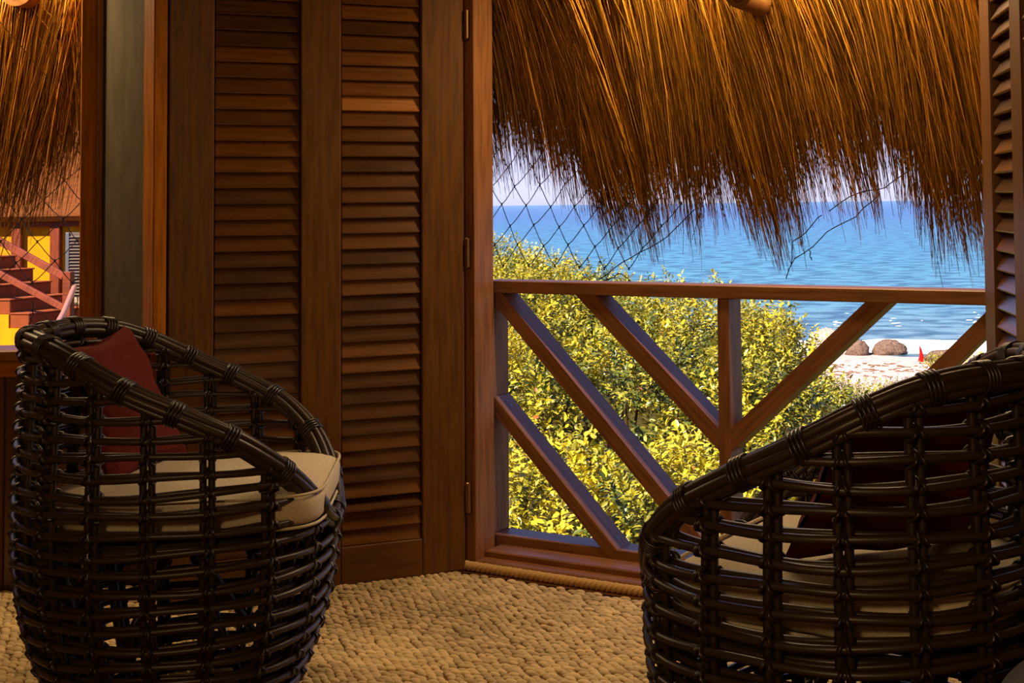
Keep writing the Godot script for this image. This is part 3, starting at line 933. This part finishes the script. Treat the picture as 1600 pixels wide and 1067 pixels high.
func land_and_sea():
	var rows := []
	for j in 44:
		var d := 4.9 + 70.0 * pow(j / 43.0, 1.6)
		var row := []
		for i in 61:
			var x := lerpf(-0.9, 0.75, i / 60.0) * (d + 8)
			row.append(Vector3(x, ground_h(x, d) + rng.randf_range(-0.05, 0.05), -d))
		rows.append(row)
	tag(mi("ground", grid(rows, false, false), M.soil), "brown earth slope under the shrubs, falling to the beach", "ground", "", "structure")
	rows = []
	for j in 24:
		var d := 54.0 + 42.0 * j / 23.0
		var row := []
		for i in 90:
			var x := -30.0 + 110.0 * i / 89.0
			var hum := 0.12 * sin(x * 0.35 + d * 0.2) * sin(d * 0.3)
			row.append(Vector3(x, -7.6 - 0.9 * smoothstep(56, 86, d) - 0.05 * maxf(d - 86, 0) + hum, -d))
		rows.append(row)
	tag(mi("beach", grid(rows, false, false), M.sand), "pale sand beach between the shrubs and the surf", "beach", "", "structure")
	# the sea: colour follows water depth near shore, haze painted into the far bands
	rows = []
	var col := PackedColorArray()
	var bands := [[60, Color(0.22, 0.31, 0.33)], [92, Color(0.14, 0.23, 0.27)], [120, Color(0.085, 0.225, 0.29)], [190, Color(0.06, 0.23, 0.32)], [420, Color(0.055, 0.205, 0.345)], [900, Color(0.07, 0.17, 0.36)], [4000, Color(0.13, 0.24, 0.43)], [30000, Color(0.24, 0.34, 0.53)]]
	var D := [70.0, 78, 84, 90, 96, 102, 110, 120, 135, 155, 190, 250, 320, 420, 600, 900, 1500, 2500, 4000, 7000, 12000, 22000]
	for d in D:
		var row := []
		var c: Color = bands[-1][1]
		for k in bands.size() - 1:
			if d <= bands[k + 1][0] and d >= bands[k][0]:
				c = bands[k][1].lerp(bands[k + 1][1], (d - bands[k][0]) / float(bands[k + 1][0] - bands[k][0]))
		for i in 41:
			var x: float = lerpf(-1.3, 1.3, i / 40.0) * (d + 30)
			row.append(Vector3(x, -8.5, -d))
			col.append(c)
		rows.append(row)
	tag(mi("sea", grid(rows, false, false, col), M.water), "turquoise sea out to the hazy horizon", "sea", "", "structure")
	# the wash of white water on the sand
	rows = []
	var nz := noise(61, 0.12, 3)
	for j in 7:
		var row := []
		for i in 150:
			var x := -30.0 + 120.0 * i / 149.0
			var t := j / 6.0
			var d0 := 80.5 + 2.0 * nz.get_noise_2d(x, 0); var d1 := 88.5 + 2.5 * nz.get_noise_2d(x, 40)
			row.append(Vector3(x, -8.44 + 0.09 * sin(t * PI) + 0.05 * nz.get_noise_2d(x * 4, t * 30), -lerpf(d0, d1, t)))
		rows.append(row)
	tag(mi("surf", grid(rows, false, false), M.foam), "band of white foam washing onto the sand", "surf", "", "stuff")
	var lumps := []
	var r := RandomNumberGenerator.new(); r.seed = 5
	for i in 240:
		var d := 97.0 + absf(r.randfn(0, 4.0))
		var x := r.randf_range(-4, 36)
		if nz.get_noise_2d(x * 2, 90) < 0.12: continue
		lumps.append(Transform3D(Basis.from_scale(Vector3(r.randf_range(0.15, 0.7), r.randf_range(0.03, 0.09), r.randf_range(0.1, 0.3))), Vector3(x, -8.4, -d)))
	var sm := SphereMesh.new(); sm.radius = 0.5; sm.height = 1; sm.radial_segments = 10; sm.rings = 5
	tag(many("wave_foam", sm, M.foam, lumps, []), "flecks of white foam on the small breaking wave", "foam")
	# boulders on the beach
	var B := [[Vector3(9.45, -8.35, -80.5), Vector3(0.75, 0.85, 0.7), M.rock, "rounded brown boulder on the sand, leftmost of the two at the edge of the surf", 0.3],
		[Vector3(11.5, -8.35, -81.0), Vector3(1.1, 0.75, 0.8), M.rock, "wide dark boulder at the edge of the surf, right of the rounded brown one", 0.2],
		[Vector3(13.9, -8.1, -75.5), Vector3(1.2, 0.45, 0.8), M.rock, "low flat boulder on the sand behind the small red flag", 0.1],
		[Vector3(8.0, -8.5, -86.0), Vector3(1.7, 1.1, 1.0), M.rock_pale, "pale boulder in the surf beside the shrub tops", 0.8]]
	var k := 0
	for b in B:
		var rn := noise(80 + k, 1.1, 3)
		var rws := []
		for j in 17:
			var ph := -PI / 2 + PI * j / 16.0
			var row := []
			for i in 28:
				var th := TAU * i / 28.0
				var u := Vector3(cos(ph) * cos(th), sin(ph), cos(ph) * sin(th))
				row.append(u * b[1] * (1.0 + 0.22 * rn.get_noise_3dv(u * 1.2) + 0.1 * rn.get_noise_3dv(u * 4.0)))
			rws.append(row)
		tag(mi("boulder", grid(rws, true, true), b[2], null, Transform3D(Basis(Vector3.UP, b[4]), b[0])), b[3], "boulder", "boulders on the beach")
		k += 1
	# dried seaweed and a small flag
	var weed := []
	for i in 200:
		var band := r.randi_range(0, 2)
		var x := r.randf_range(6.5, 14.0)
		var d: float = [69.5, 72.0, 66.0][band] + r.randfn(0, 0.5) + sin(x * 0.8 + band) * 0.8
		if band == 2 and r.randf() < 0.6: continue
		weed.append(Transform3D(Basis(Vector3.UP, r.randf() * TAU) * Basis.from_scale(Vector3(r.randf_range(0.15, 0.5), 0.05, 0.12)), Vector3(x, beach_h(x, d) + 0.02, -d)))
	tag(many("dried_seaweed", sm, M.weed, weed, []), "scattered brown lines of dried seaweed on the sand", "seaweed")
	var fp := Vector3(12.15, beach_h(12.15, 73.4), -73.4)
	var fl := thing("red_flag", Transform3D(Basis(), fp), "small furled red flag on a pole standing in the sand", "flag")
	mi("pole", tube(PackedVector3Array([Vector3(0, -0.1, 0), Vector3(0, 1.0, 0)]), 0.03, 8), M.bark, fl)
	mi("cloth", tube(PackedVector3Array([Vector3(0.05, 0.12, 0), Vector3(0.09, 0.45, 0.03), Vector3(0.04, 0.8, 0), Vector3(0.0, 0.98, 0)]), 0.16, 10, false, 0.03), M.flag, fl)

func beach_h(x: float, d: float) -> float:
	return -7.6 - 0.9 * smoothstep(56, 86, d) + 0.12 * sin(x * 0.35 + d * 0.2) * sin(d * 0.3)

# ------------------------------------------------------------------ shrubs
# one leaf: folded on its rib, drooping at the tip; t.x is its length, t.y its upper side
const LEAF := [[0.0, 0.0, 0.0], [0.3, 0.225, 0.03], [0.7, 0.185, -0.02], [1.0, 0.0, -0.14]]

func leaf(v: PackedVector3Array, n: PackedVector3Array, idx: PackedInt32Array, col: PackedColorArray, t: Transform3D, c: Color, fine: bool):
	var b := v.size()
	var bs := t.basis
	var up := bs.y.normalized(); var sd := bs.z.normalized() * 0.35
	v.append(t.origin); n.append(up)
	var st := [LEAF[1], LEAF[2]] if fine else [[0.45, 0.25, 0.02]]
	for q in st:
		v.append(t.origin + bs.x * q[0] + bs.y * (q[2] + q[1] * 0.35) - bs.z * q[1]); n.append((up + sd).normalized())
		v.append(t.origin + bs.x * q[0] + bs.y * q[2]); n.append(up)
		v.append(t.origin + bs.x * q[0] + bs.y * (q[2] + q[1] * 0.35) + bs.z * q[1]); n.append((up - sd).normalized())
	v.append(t.origin + bs.x - bs.y * 0.14); n.append(up)
	for k in v.size() - b: col.append(c)
	idx.append_array([b, b + 1, b + 2, b, b + 2, b + 3])
	var e := b + 1
	if fine:
		idx.append_array([b + 1, b + 4, b + 2, b + 2, b + 4, b + 5, b + 2, b + 5, b + 3, b + 3, b + 5, b + 6])
		e = b + 4
	idx.append_array([e, e + 3, e + 1, e + 1, e + 3, e + 2])

func leaf_mesh() -> ArrayMesh:
	var v := PackedVector3Array(); var n := PackedVector3Array(); var idx := PackedInt32Array(); var col := PackedColorArray()
	leaf(v, n, idx, col, Transform3D(), Color.WHITE, true)
	return commit(v, n, idx)

func shrub(called: String, c: Vector3, rad: Vector3, count: int, size: float, seed_: int, label: String, singles: int, tint: float, group: String):
	var gy := ground_h(c.x, -c.z)
	var base := Vector3(c.x, minf(gy, c.y - rad.y * 0.6), c.z)
	var o := thing(called, Transform3D(Basis(), base), label, "shrub", group)
	var r := RandomNumberGenerator.new(); r.seed = seed_
	var lump := noise(seed_, 1.3, 2); var hue := noise(seed_ + 9, 0.9, 2)
	var lm := leaf_mesh()
	var lc := c - base
	var v := PackedVector3Array(); var n := PackedVector3Array(); var idx := PackedInt32Array(); var col := PackedColorArray()
	var best := []
	var per := 16
	for i in count / per:                               # sprays: a twig with leaves set along it
		var u := Vector3(r.randfn(), r.randfn(), r.randfn()).normalized()
		if u.y < -0.5: u.y = -u.y
		var k := 1.0 + 0.24 * lump.get_noise_3dv(u * 1.6) + 0.20 * lump.get_noise_3dv(u * 4.5)
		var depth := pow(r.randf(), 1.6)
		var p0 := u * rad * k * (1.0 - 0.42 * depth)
		var outw := (u / rad).normalized()
		var axis := (outw * 0.8 + Vector3.UP * r.randf_range(0.0, 0.9) + Vector3(r.randfn(), r.randfn(), r.randfn()) * 0.35).normalized()
		var side := axis.cross(Vector3.UP + Vector3(r.randfn(), 0, r.randfn()) * 0.3).normalized()
		var q0 := 0.42 + hue.get_noise_3dv(p0) * 1.0 + r.randf_range(-0.3, 0.3) - depth * 0.4  # leaves deeper inside coloured darker: shade painted into the foliage
		for g in per:
			var along := (g / float(per) - 0.75) * size * 4.2
			var sgn := 1.0 if g % 2 else -1.0
			var ax := (axis * 0.55 + side * sgn * r.randf_range(0.6, 1.0) + Vector3(r.randfn(), r.randfn() - 0.55, r.randfn()) * 0.3).normalized()
			if g == per - 1: ax = axis
			var nrm := (Vector3.UP * 0.7 + outw * 0.45 + Vector3(r.randfn(), r.randfn(), r.randfn()) * 0.3)
			nrm = (nrm - ax * nrm.dot(ax)).normalized()
			var sz := size * r.randf_range(0.6, 1.2)
			var t := Transform3D(Basis(ax, nrm, ax.cross(nrm)).scaled_local(Vector3(sz, sz, sz)), lc + p0 + axis * along + ax * 0.01)
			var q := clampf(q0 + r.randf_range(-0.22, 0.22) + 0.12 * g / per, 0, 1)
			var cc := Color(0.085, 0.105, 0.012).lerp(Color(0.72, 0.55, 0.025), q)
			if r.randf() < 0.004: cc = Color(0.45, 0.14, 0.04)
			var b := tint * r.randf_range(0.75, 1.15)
			if singles > 0 and best.size() < singles and depth < 0.05 and u.z > 0.35 and u.y > -0.2 and sz > size * 0.95:
				best.append([t, int(q * 3.99)])
				continue
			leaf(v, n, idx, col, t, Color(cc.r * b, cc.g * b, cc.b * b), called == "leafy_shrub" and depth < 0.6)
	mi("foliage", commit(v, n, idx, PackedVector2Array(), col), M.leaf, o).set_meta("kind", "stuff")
	for e in best: mi("leaf", lm, M["leaf%d" % [2, 1, 0, 3][e[1]]], o, e[0])
	for k in 4:
		var a := TAU * (k + r.randf()) / 4
		var top := lc + Vector3(cos(a) * rad.x * 0.55, rad.y * 0.35, sin(a) * rad.z * 0.55)
		var pts := PackedVector3Array()
		for j in 6:
			var t := j / 5.0
			pts.append(Vector3(0.08 * cos(a), -0.1, 0.08 * sin(a)).lerp(top, t) + Vector3(r.randfn(), 0, r.randfn()) * 0.04 * t)
		mi("stem", tube(pts, 0.03 * rad.y + 0.01, 6, false, 0.008), M.bark, o)

func shrubs():
	var P := [
		["leafy_shrub", Vector3(-1.25, -1.15, -8.2), Vector3(1.0, 0.85, 0.9), 3000, 0.085, "big-leaved yellow-green shrub behind the short brace, beside the left post", 45, 1.0],
		["leafy_shrub", Vector3(-0.1, -1.1, -8.0), Vector3(1.0, 0.85, 0.9), 3000, 0.085, "big-leaved yellow-green shrub just above the bottom rail, left of the right armchair's rim", 45, 1.05],
		["leafy_shrub", Vector3(1.1, -1.15, -8.1), Vector3(1.0, 0.8, 0.9), 2600, 0.085, "yellow-green shrub seen only through the weave of the right armchair", 20, 1.0],
		["leafy_shrub", Vector3(3.2, -1.2, -8.6), Vector3(1.1, 0.85, 0.9), 2600, 0.085, "yellow-green shrub far right beyond the right armchair and door leaf", 20, 1.0],
		["leafy_shrub", Vector3(-2.6, -1.0, -8.8), Vector3(1.1, 0.9, 0.9), 2200, 0.085, "yellow-green shrub hidden left of the doorway jamb", 0, 1.0],
		["leafy_shrub", Vector3(-1.75, -0.72, -10.6), Vector3(1.15, 0.9, 1.0), 3200, 0.085, "dense shrub with reddish twigs between the left post and the long brace", 35, 0.92],
		["leafy_shrub", Vector3(-0.55, -0.75, -10.8), Vector3(1.2, 0.9, 1.0), 3200, 0.085, "dense yellow-green shrub under the middle of the upper left brace", 35, 1.0],
		["leafy_shrub", Vector3(0.5, -0.95, -10.6), Vector3(0.9, 0.85, 0.9), 3000, 0.085, "dense yellow-green shrub behind the middle post, low down", 30, 1.0],
		["leafy_shrub", Vector3(1.5, -1.6, -11.5), Vector3(0.9, 0.75, 0.9), 2600, 0.08, "low shrub seen under the right brace, above the right armchair's rim", 20, 1.0],
		["leafy_shrub", Vector3(-2.2, -0.5, -14.2), Vector3(1.3, 1.0, 1.1), 3200, 0.085, "tall leafy shrub at the top of the left post", 20, 0.95],
		["leafy_shrub", Vector3(-1.0, -0.75, -14.4), Vector3(1.3, 0.98, 1.1), 3200, 0.085, "bright shrub under the top rail between the two left braces", 15, 1.05],
		["leafy_shrub", Vector3(0.1, -0.8, -14.2), Vector3(1.2, 0.95, 1.1), 3200, 0.085, "bright shrub under the top rail just left of the middle post", 15, 1.0],
		["leafy_shrub", Vector3(0.72, -1.0, -14.6), Vector3(0.72, 0.9, 0.8), 2600, 0.085, "rounded shrub just right of the middle post against the sea", 15, 1.05],
		["leafy_shrub", Vector3(-3.0, -0.6, -19.5), Vector3(1.4, 1.0, 1.2), 2600, 0.095, "shrub behind the netting, close to the door jamb", 0, 1.0],
		["leafy_shrub", Vector3(-1.7, -0.95, -19.5), Vector3(1.4, 1.0, 1.2), 2600, 0.095, "shrub whose crown tips show just above the top rail at the end of the netting", 0, 1.05],
		["leafy_shrub", Vector3(-0.3, -1.0, -19.0), Vector3(1.3, 1.0, 1.2), 2600, 0.095, "shrub with crown tips touching the top rail, left of the middle post", 0, 1.0],
		["leafy_shrub", Vector3(0.75, -1.3, -19.0), Vector3(0.9, 0.9, 1.1), 2600, 0.095, "sunlit shrub with its crown against the water right of the middle post", 0, 1.05],
		["leafy_shrub", Vector3(1.25, -2.0, -18.5), Vector3(0.8, 0.9, 1.0), 2200, 0.09, "shrub stepping down to the beach behind the right brace", 0, 1.0],
		["hill_shrub", Vector3(-5.6, -0.55, -31.0), Vector3(2.0, 1.05, 1.4), 2400, 0.12, "distant hillside shrub behind the netting, nearest to the door jamb", 0, 0.95],
		["hill_shrub", Vector3(-4.2, -0.75, -30.0), Vector3(1.7, 0.95, 1.4), 2200, 0.12, "distant hillside shrub in the middle of the netting above the rail", 0, 1.0],
		["hill_shrub", Vector3(-2.8, -1.0, -29.0), Vector3(1.5, 0.85, 1.3), 2000, 0.12, "lowest distant hillside shrub at the right of the netting", 0, 1.0],
		["beach_shrub", Vector3(2.7, -3.55, -28.0), Vector3(1.6, 0.9, 1.2), 1900, 0.11, "small-leaved low shrub left of the right brace by the beach", 0, 0.95],
		["beach_shrub", Vector3(4.6, -4.2, -33.0), Vector3(2.2, 0.75, 1.4), 2000, 0.12, "low shrub belt in front of the sand, right of the right brace", 0, 0.95],
		["beach_shrub", Vector3(7.0, -5.4, -38.0), Vector3(2.0, 0.65, 1.4), 1800, 0.12, "low shrub belt in front of the sand, above the right armchair", 0, 0.95],
		["beach_shrub", Vector3(3.9, -3.1, -24.0), Vector3(1.5, 0.8, 1.2), 1900, 0.1, "low shrub above the right armchair's rim, under the low shrub belt", 0, 1.0],
		["leafy_shrub", Vector3(3.75, -1.68, -16.5), Vector3(0.95, 0.85, 0.9), 2600, 0.09, "shrub in the right corner under the short right brace, beside the door leaf", 0, 1.0],
		["leafy_shrub", Vector3(2.7, -2.25, -15.0), Vector3(1.1, 0.85, 1.0), 2200, 0.09, "shrub just above the right armchair's top rim, under the right end of the railing", 0, 1.0],
		["beach_shrub", Vector3(12.4, -7.6, -69.0), Vector3(0.8, 0.45, 0.6), 500, 0.16, "tiny green shrub on the sand near the small red flag", 0, 1.0]]
	var k := 0
	for p in P:
		shrub(p[0], p[1], p[2], int(p[3] * 2.3), p[4] * 0.72, 200 + k * 3, p[5], p[6], p[7], {"leafy_shrub": "leafy shrubs beyond the railing", "hill_shrub": "shrubs on the far hillside", "beach_shrub": "low shrubs by the beach"}[p[0]])
		k += 1
	# bare twigs sticking out
	for t in [[Vector3(-5.6, 0.2, -30.5), 0.75, "bare brown twigs above the hillside shrub beside the door jamb"], [Vector3(-4.3, -0.1, -30.0), 0.55, "bare brown twigs above the hillside shrub in the middle of the netting"], [Vector3(1.42, -1.2, -17.3), 0.5, "bare twigs sticking out of the shrub beside the pale boulder"]]:
		var o := thing("bare_twig", Transform3D(Basis(), t[0]), t[2], "twig", "bare twigs")
		for i in 9:
			var a := rng.randf_range(-0.9, 0.9)
			var p := PackedVector3Array([Vector3(0, -0.8, 0)])
			for j in 4: p.append(p[-1] + Vector3(sin(a) + rng.randf_range(-0.5, 0.5), 1.2, rng.randf_range(-0.5, 0.5)).normalized() * t[1] * 0.42)
			mi("twig", tube(p, 0.009, 4, false, 0.003), M.bark, o)

# ------------------------------------------------------------------ the neighbour's house and stairs, seen through the left window
func neighbours():
	var u := Vector3(-0.97, 0, -0.24).normalized(); var w := Vector3(0.24, 0, -0.97).normalized()
	var st := Transform3D(Basis(-u, Vector3.UP, (-u).cross(Vector3.UP)), Vector3(-8.215, -0.27, -15.6))
	# stair axes: -x climbs, -z runs away to the far side
	var o := thing("outdoor_staircase", st, "brick-red outdoor staircase with a yellow side wall, climbing left outside the window", "staircase")
	for i in range(-4, 9):
		var x := -i * 0.275
		board(o, "step", Vector3(x, i * 0.165 - 0.0, 1.0 if st.basis.z.dot(w) > 0 else -1.0), Vector3(x - 0.55, i * 0.165 + 0.165, 0.0), M.terracotta, 0.008)
		board(o, "tread", Vector3(x + 0.015, i * 0.165 + 0.165, 1.01 if st.basis.z.dot(w) > 0 else -1.01), Vector3(x - 0.275, i * 0.165 + 0.185, -0.01 if st.basis.z.dot(w) > 0 else 0.01), M.terracotta, 0.006)
	var far := 1.0 if st.basis.z.dot(w) > 0 else -1.0
	var v := PackedVector3Array(); var n := PackedVector3Array(); var idx := PackedInt32Array()
	for i in range(-4, 9):
		var x0 := -i * 0.275
		var top := i * 0.165
		face(v, n, idx, [Vector3(x0, top, -0.02 * far), Vector3(x0 - 0.275, top, -0.02 * far), Vector3(x0 - 0.275, -2.4, -0.02 * far), Vector3(x0, -2.4, -0.02 * far)], Vector3(0, 0, -far))
		face(v, n, idx, [Vector3(x0, top, -0.02 * far), Vector3(x0, top - 0.165, -0.02 * far), Vector3(x0, top - 0.165, 0.2 * far), Vector3(x0, top, 0.2 * far)], Vector3(1, 0, 0))
		face(v, n, idx, [Vector3(x0, top, -0.02 * far), Vector3(x0 - 0.275, top, -0.02 * far), Vector3(x0 - 0.275, top, 0.2 * far), Vector3(x0, top, 0.2 * far)], Vector3.UP)
	mi("side_wall", commit(v, n, idx), M.yellow, o)
	# handrail in world places
	var hr := thing("stair_handrail", Transform3D(Basis(), Vector3(-7.54, -0.6, -15.2)), "red-brown wooden handrail with two sloping rails and a square post on the staircase", "handrail")
	var og := Vector3(-7.54, -0.6, -15.2)
	bar(hr, "post", Vector3(0, -0.1, 0), Vector3(0, 1.03, 0), 0.10, 0.10, Vector3.BACK, M.red_wood, 0.008)
	bar(hr, "rail", Vector3(-7.59, 0.37, -15.2) - og, Vector3(-9.7, 1.35, -15.8) - og, 0.085, 0.05, Vector3.BACK, M.red_wood, 0.006)
	bar(hr, "rail", Vector3(-7.59, 0.0, -15.2) - og, Vector3(-9.7, 0.93, -15.8) - og, 0.075, 0.05, Vector3.BACK, M.red_wood, 0.006)
	bar(hr, "post", Vector3(-9.7, 0.2, -15.85) - og, Vector3(-9.7, 1.5, -15.85) - og, 0.10, 0.10, Vector3.BACK, M.red_wood, 0.008)
	var pr := thing("pipe_rail", Transform3D(Basis(), Vector3(-4.75, 0.14, -9.2)), "pale pink metal pipe rail sloping up in front of the staircase post", "pipe")
	var pa := Vector3(-4.75, 0.14, -9.2)
	mi("tube", tube(PackedVector3Array([Vector3(-4.55, 0.06, -8.85) - pa, Vector3(-4.75, 0.14, -9.2) - pa, Vector3(-5.3, 0.30, -10.6) - pa, Vector3(-5.85, 0.44, -11.9) - pa, Vector3(-5.9, 0.43, -12.0) - pa]), 0.024, 10), M.pipe, pr)
	mi("foot_post", tube(PackedVector3Array([Vector3(-4.55, 0.06, -8.85) - pa, Vector3(-4.55, -2.4, -8.85) - pa]), 0.024, 10), M.pipe, pr)
	# the house
	var h := thing("yellow_house", Transform3D(Basis(), Vector3(-9.5, -0.35, -18.9)), "yellow plastered house with red-brown posts and a louvred shutter, behind the staircase", "house")
	var q := Vector3(-9.5, -0.35, -18.9)
	board(h, "wall", Vector3(-15, -2.6, -18.4) - q, Vector3(-6.2, 1.0, -17.98) - q, M.yellow, 0.01)
	for x in [-9.62, -9.08, -8.0]:
		board(h, "column", Vector3(x - 0.07, -0.35, -18.04) - q, Vector3(x + 0.07, 0.97, -17.90) - q, M.red_wood, 0.01)
	board(h, "porch_beam", Vector3(-10.5, 0.93, -18.1) - q, Vector3(-7, 1.1, -17.9) - q, M.red_wood, 0.01)
	board(h, "porch_floor", Vector3(-10.2, -0.55, -18.1) - q, Vector3(-6.5, -0.33, -17.7) - q, M.terracotta, 0.01)
	board(h, "wall_base", Vector3(-10.2, -0.33, -18.1) - q, Vector3(-6.5, -0.13, -17.95) - q, M.red_wood, 0.01)
	var rt := mi("roof", block(Vector3(9, 0.12, 4.6), 0.02), M.eave, h, Transform3D(Basis(Vector3.RIGHT, deg_to_rad(30)), Vector3(-9.6, 2.19, -19.8) - q))
	for i in 8: mi("rafter", block(Vector3(0.09, 0.08, 4.5), 0.01), M.red_wood, rt, Transform3D(Basis(), Vector3(-3.6 + i * 0.8, -0.1, 0)))
	var sh := mi("shutter", block(Vector3(0.46, 1.05, 0.05), 0.006), M.shutter, h, Transform3D(Basis(), Vector3(-8.70, 0.32, -17.95) - q))
	for i in 22: mi("slat", block(Vector3(0.36, 0.012, 0.03), 0.003), M.shutter, sh, Transform3D(Basis(Vector3.RIGHT, 0.6), Vector3(0.0, -0.47 + i * 0.0445, 0.035)))
	for x in [-0.205, 0.205]: mi("stile", block(Vector3(0.05, 1.05, 0.03), 0.004), M.steel, sh, Transform3D(Basis(), Vector3(x, 0, 0.035)))
	# rubble wall of separate stones under the porch, and earth by the sill
	var rw := thing("rubble_wall", Transform3D(Basis(), Vector3(-8.4, -0.5, -17.4)), "pale rubble stone wall below the shutter, right of the staircase post", "wall")
	var r := RandomNumberGenerator.new(); r.seed = 9
	for j in 5:
		for i in 7:
			var s := Vector3(r.randf_range(0.16, 0.26), r.randf_range(0.11, 0.16), 0.18)
			mi("stone", lump_mesh(s, 300 + i * 9 + j), M.stone, rw, Transform3D(Basis(Vector3.BACK, r.randf_range(-0.3, 0.3)), Vector3(-0.55 + i * 0.19 + (j % 2) * 0.09, -0.12 + j * 0.13, r.randf_range(-0.03, 0.03))))
	var eb := thing("rock_bank", Transform3D(Basis(), Vector3(-7.6, -0.75, -14.2)), "brown rocky bank just above the left window sill", "rock")
	for b in [[Vector3(-0.4, 0.1, 0), Vector3(1.3, 0.5, 0.6)], [Vector3(0.25, 0.14, -0.1), Vector3(0.45, 0.42, 0.4)], [Vector3(0.75, 0.0, 0.2), Vector3(0.6, 0.34, 0.4)]]:
		mi("boulder", lump_mesh(b[1], 340), M.rock, eb, Transform3D(Basis(), b[0]))

func lump_mesh(s: Vector3, seed_: int) -> ArrayMesh:
	var rn := noise(seed_, 1.0, 2)
	var rws := []
	for j in 9:
		var ph := -PI / 2 + PI * j / 8.0
		var row := []
		for i in 12:
			var th := TAU * i / 12.0
			var w := Vector3(cos(ph) * cos(th), sin(ph), cos(ph) * sin(th))
			row.append(w * s * 0.5 * (1.05 + 0.35 * rn.get_noise_3dv(w * 1.3)))
		rws.append(row)
	return grid(rws, true, true)
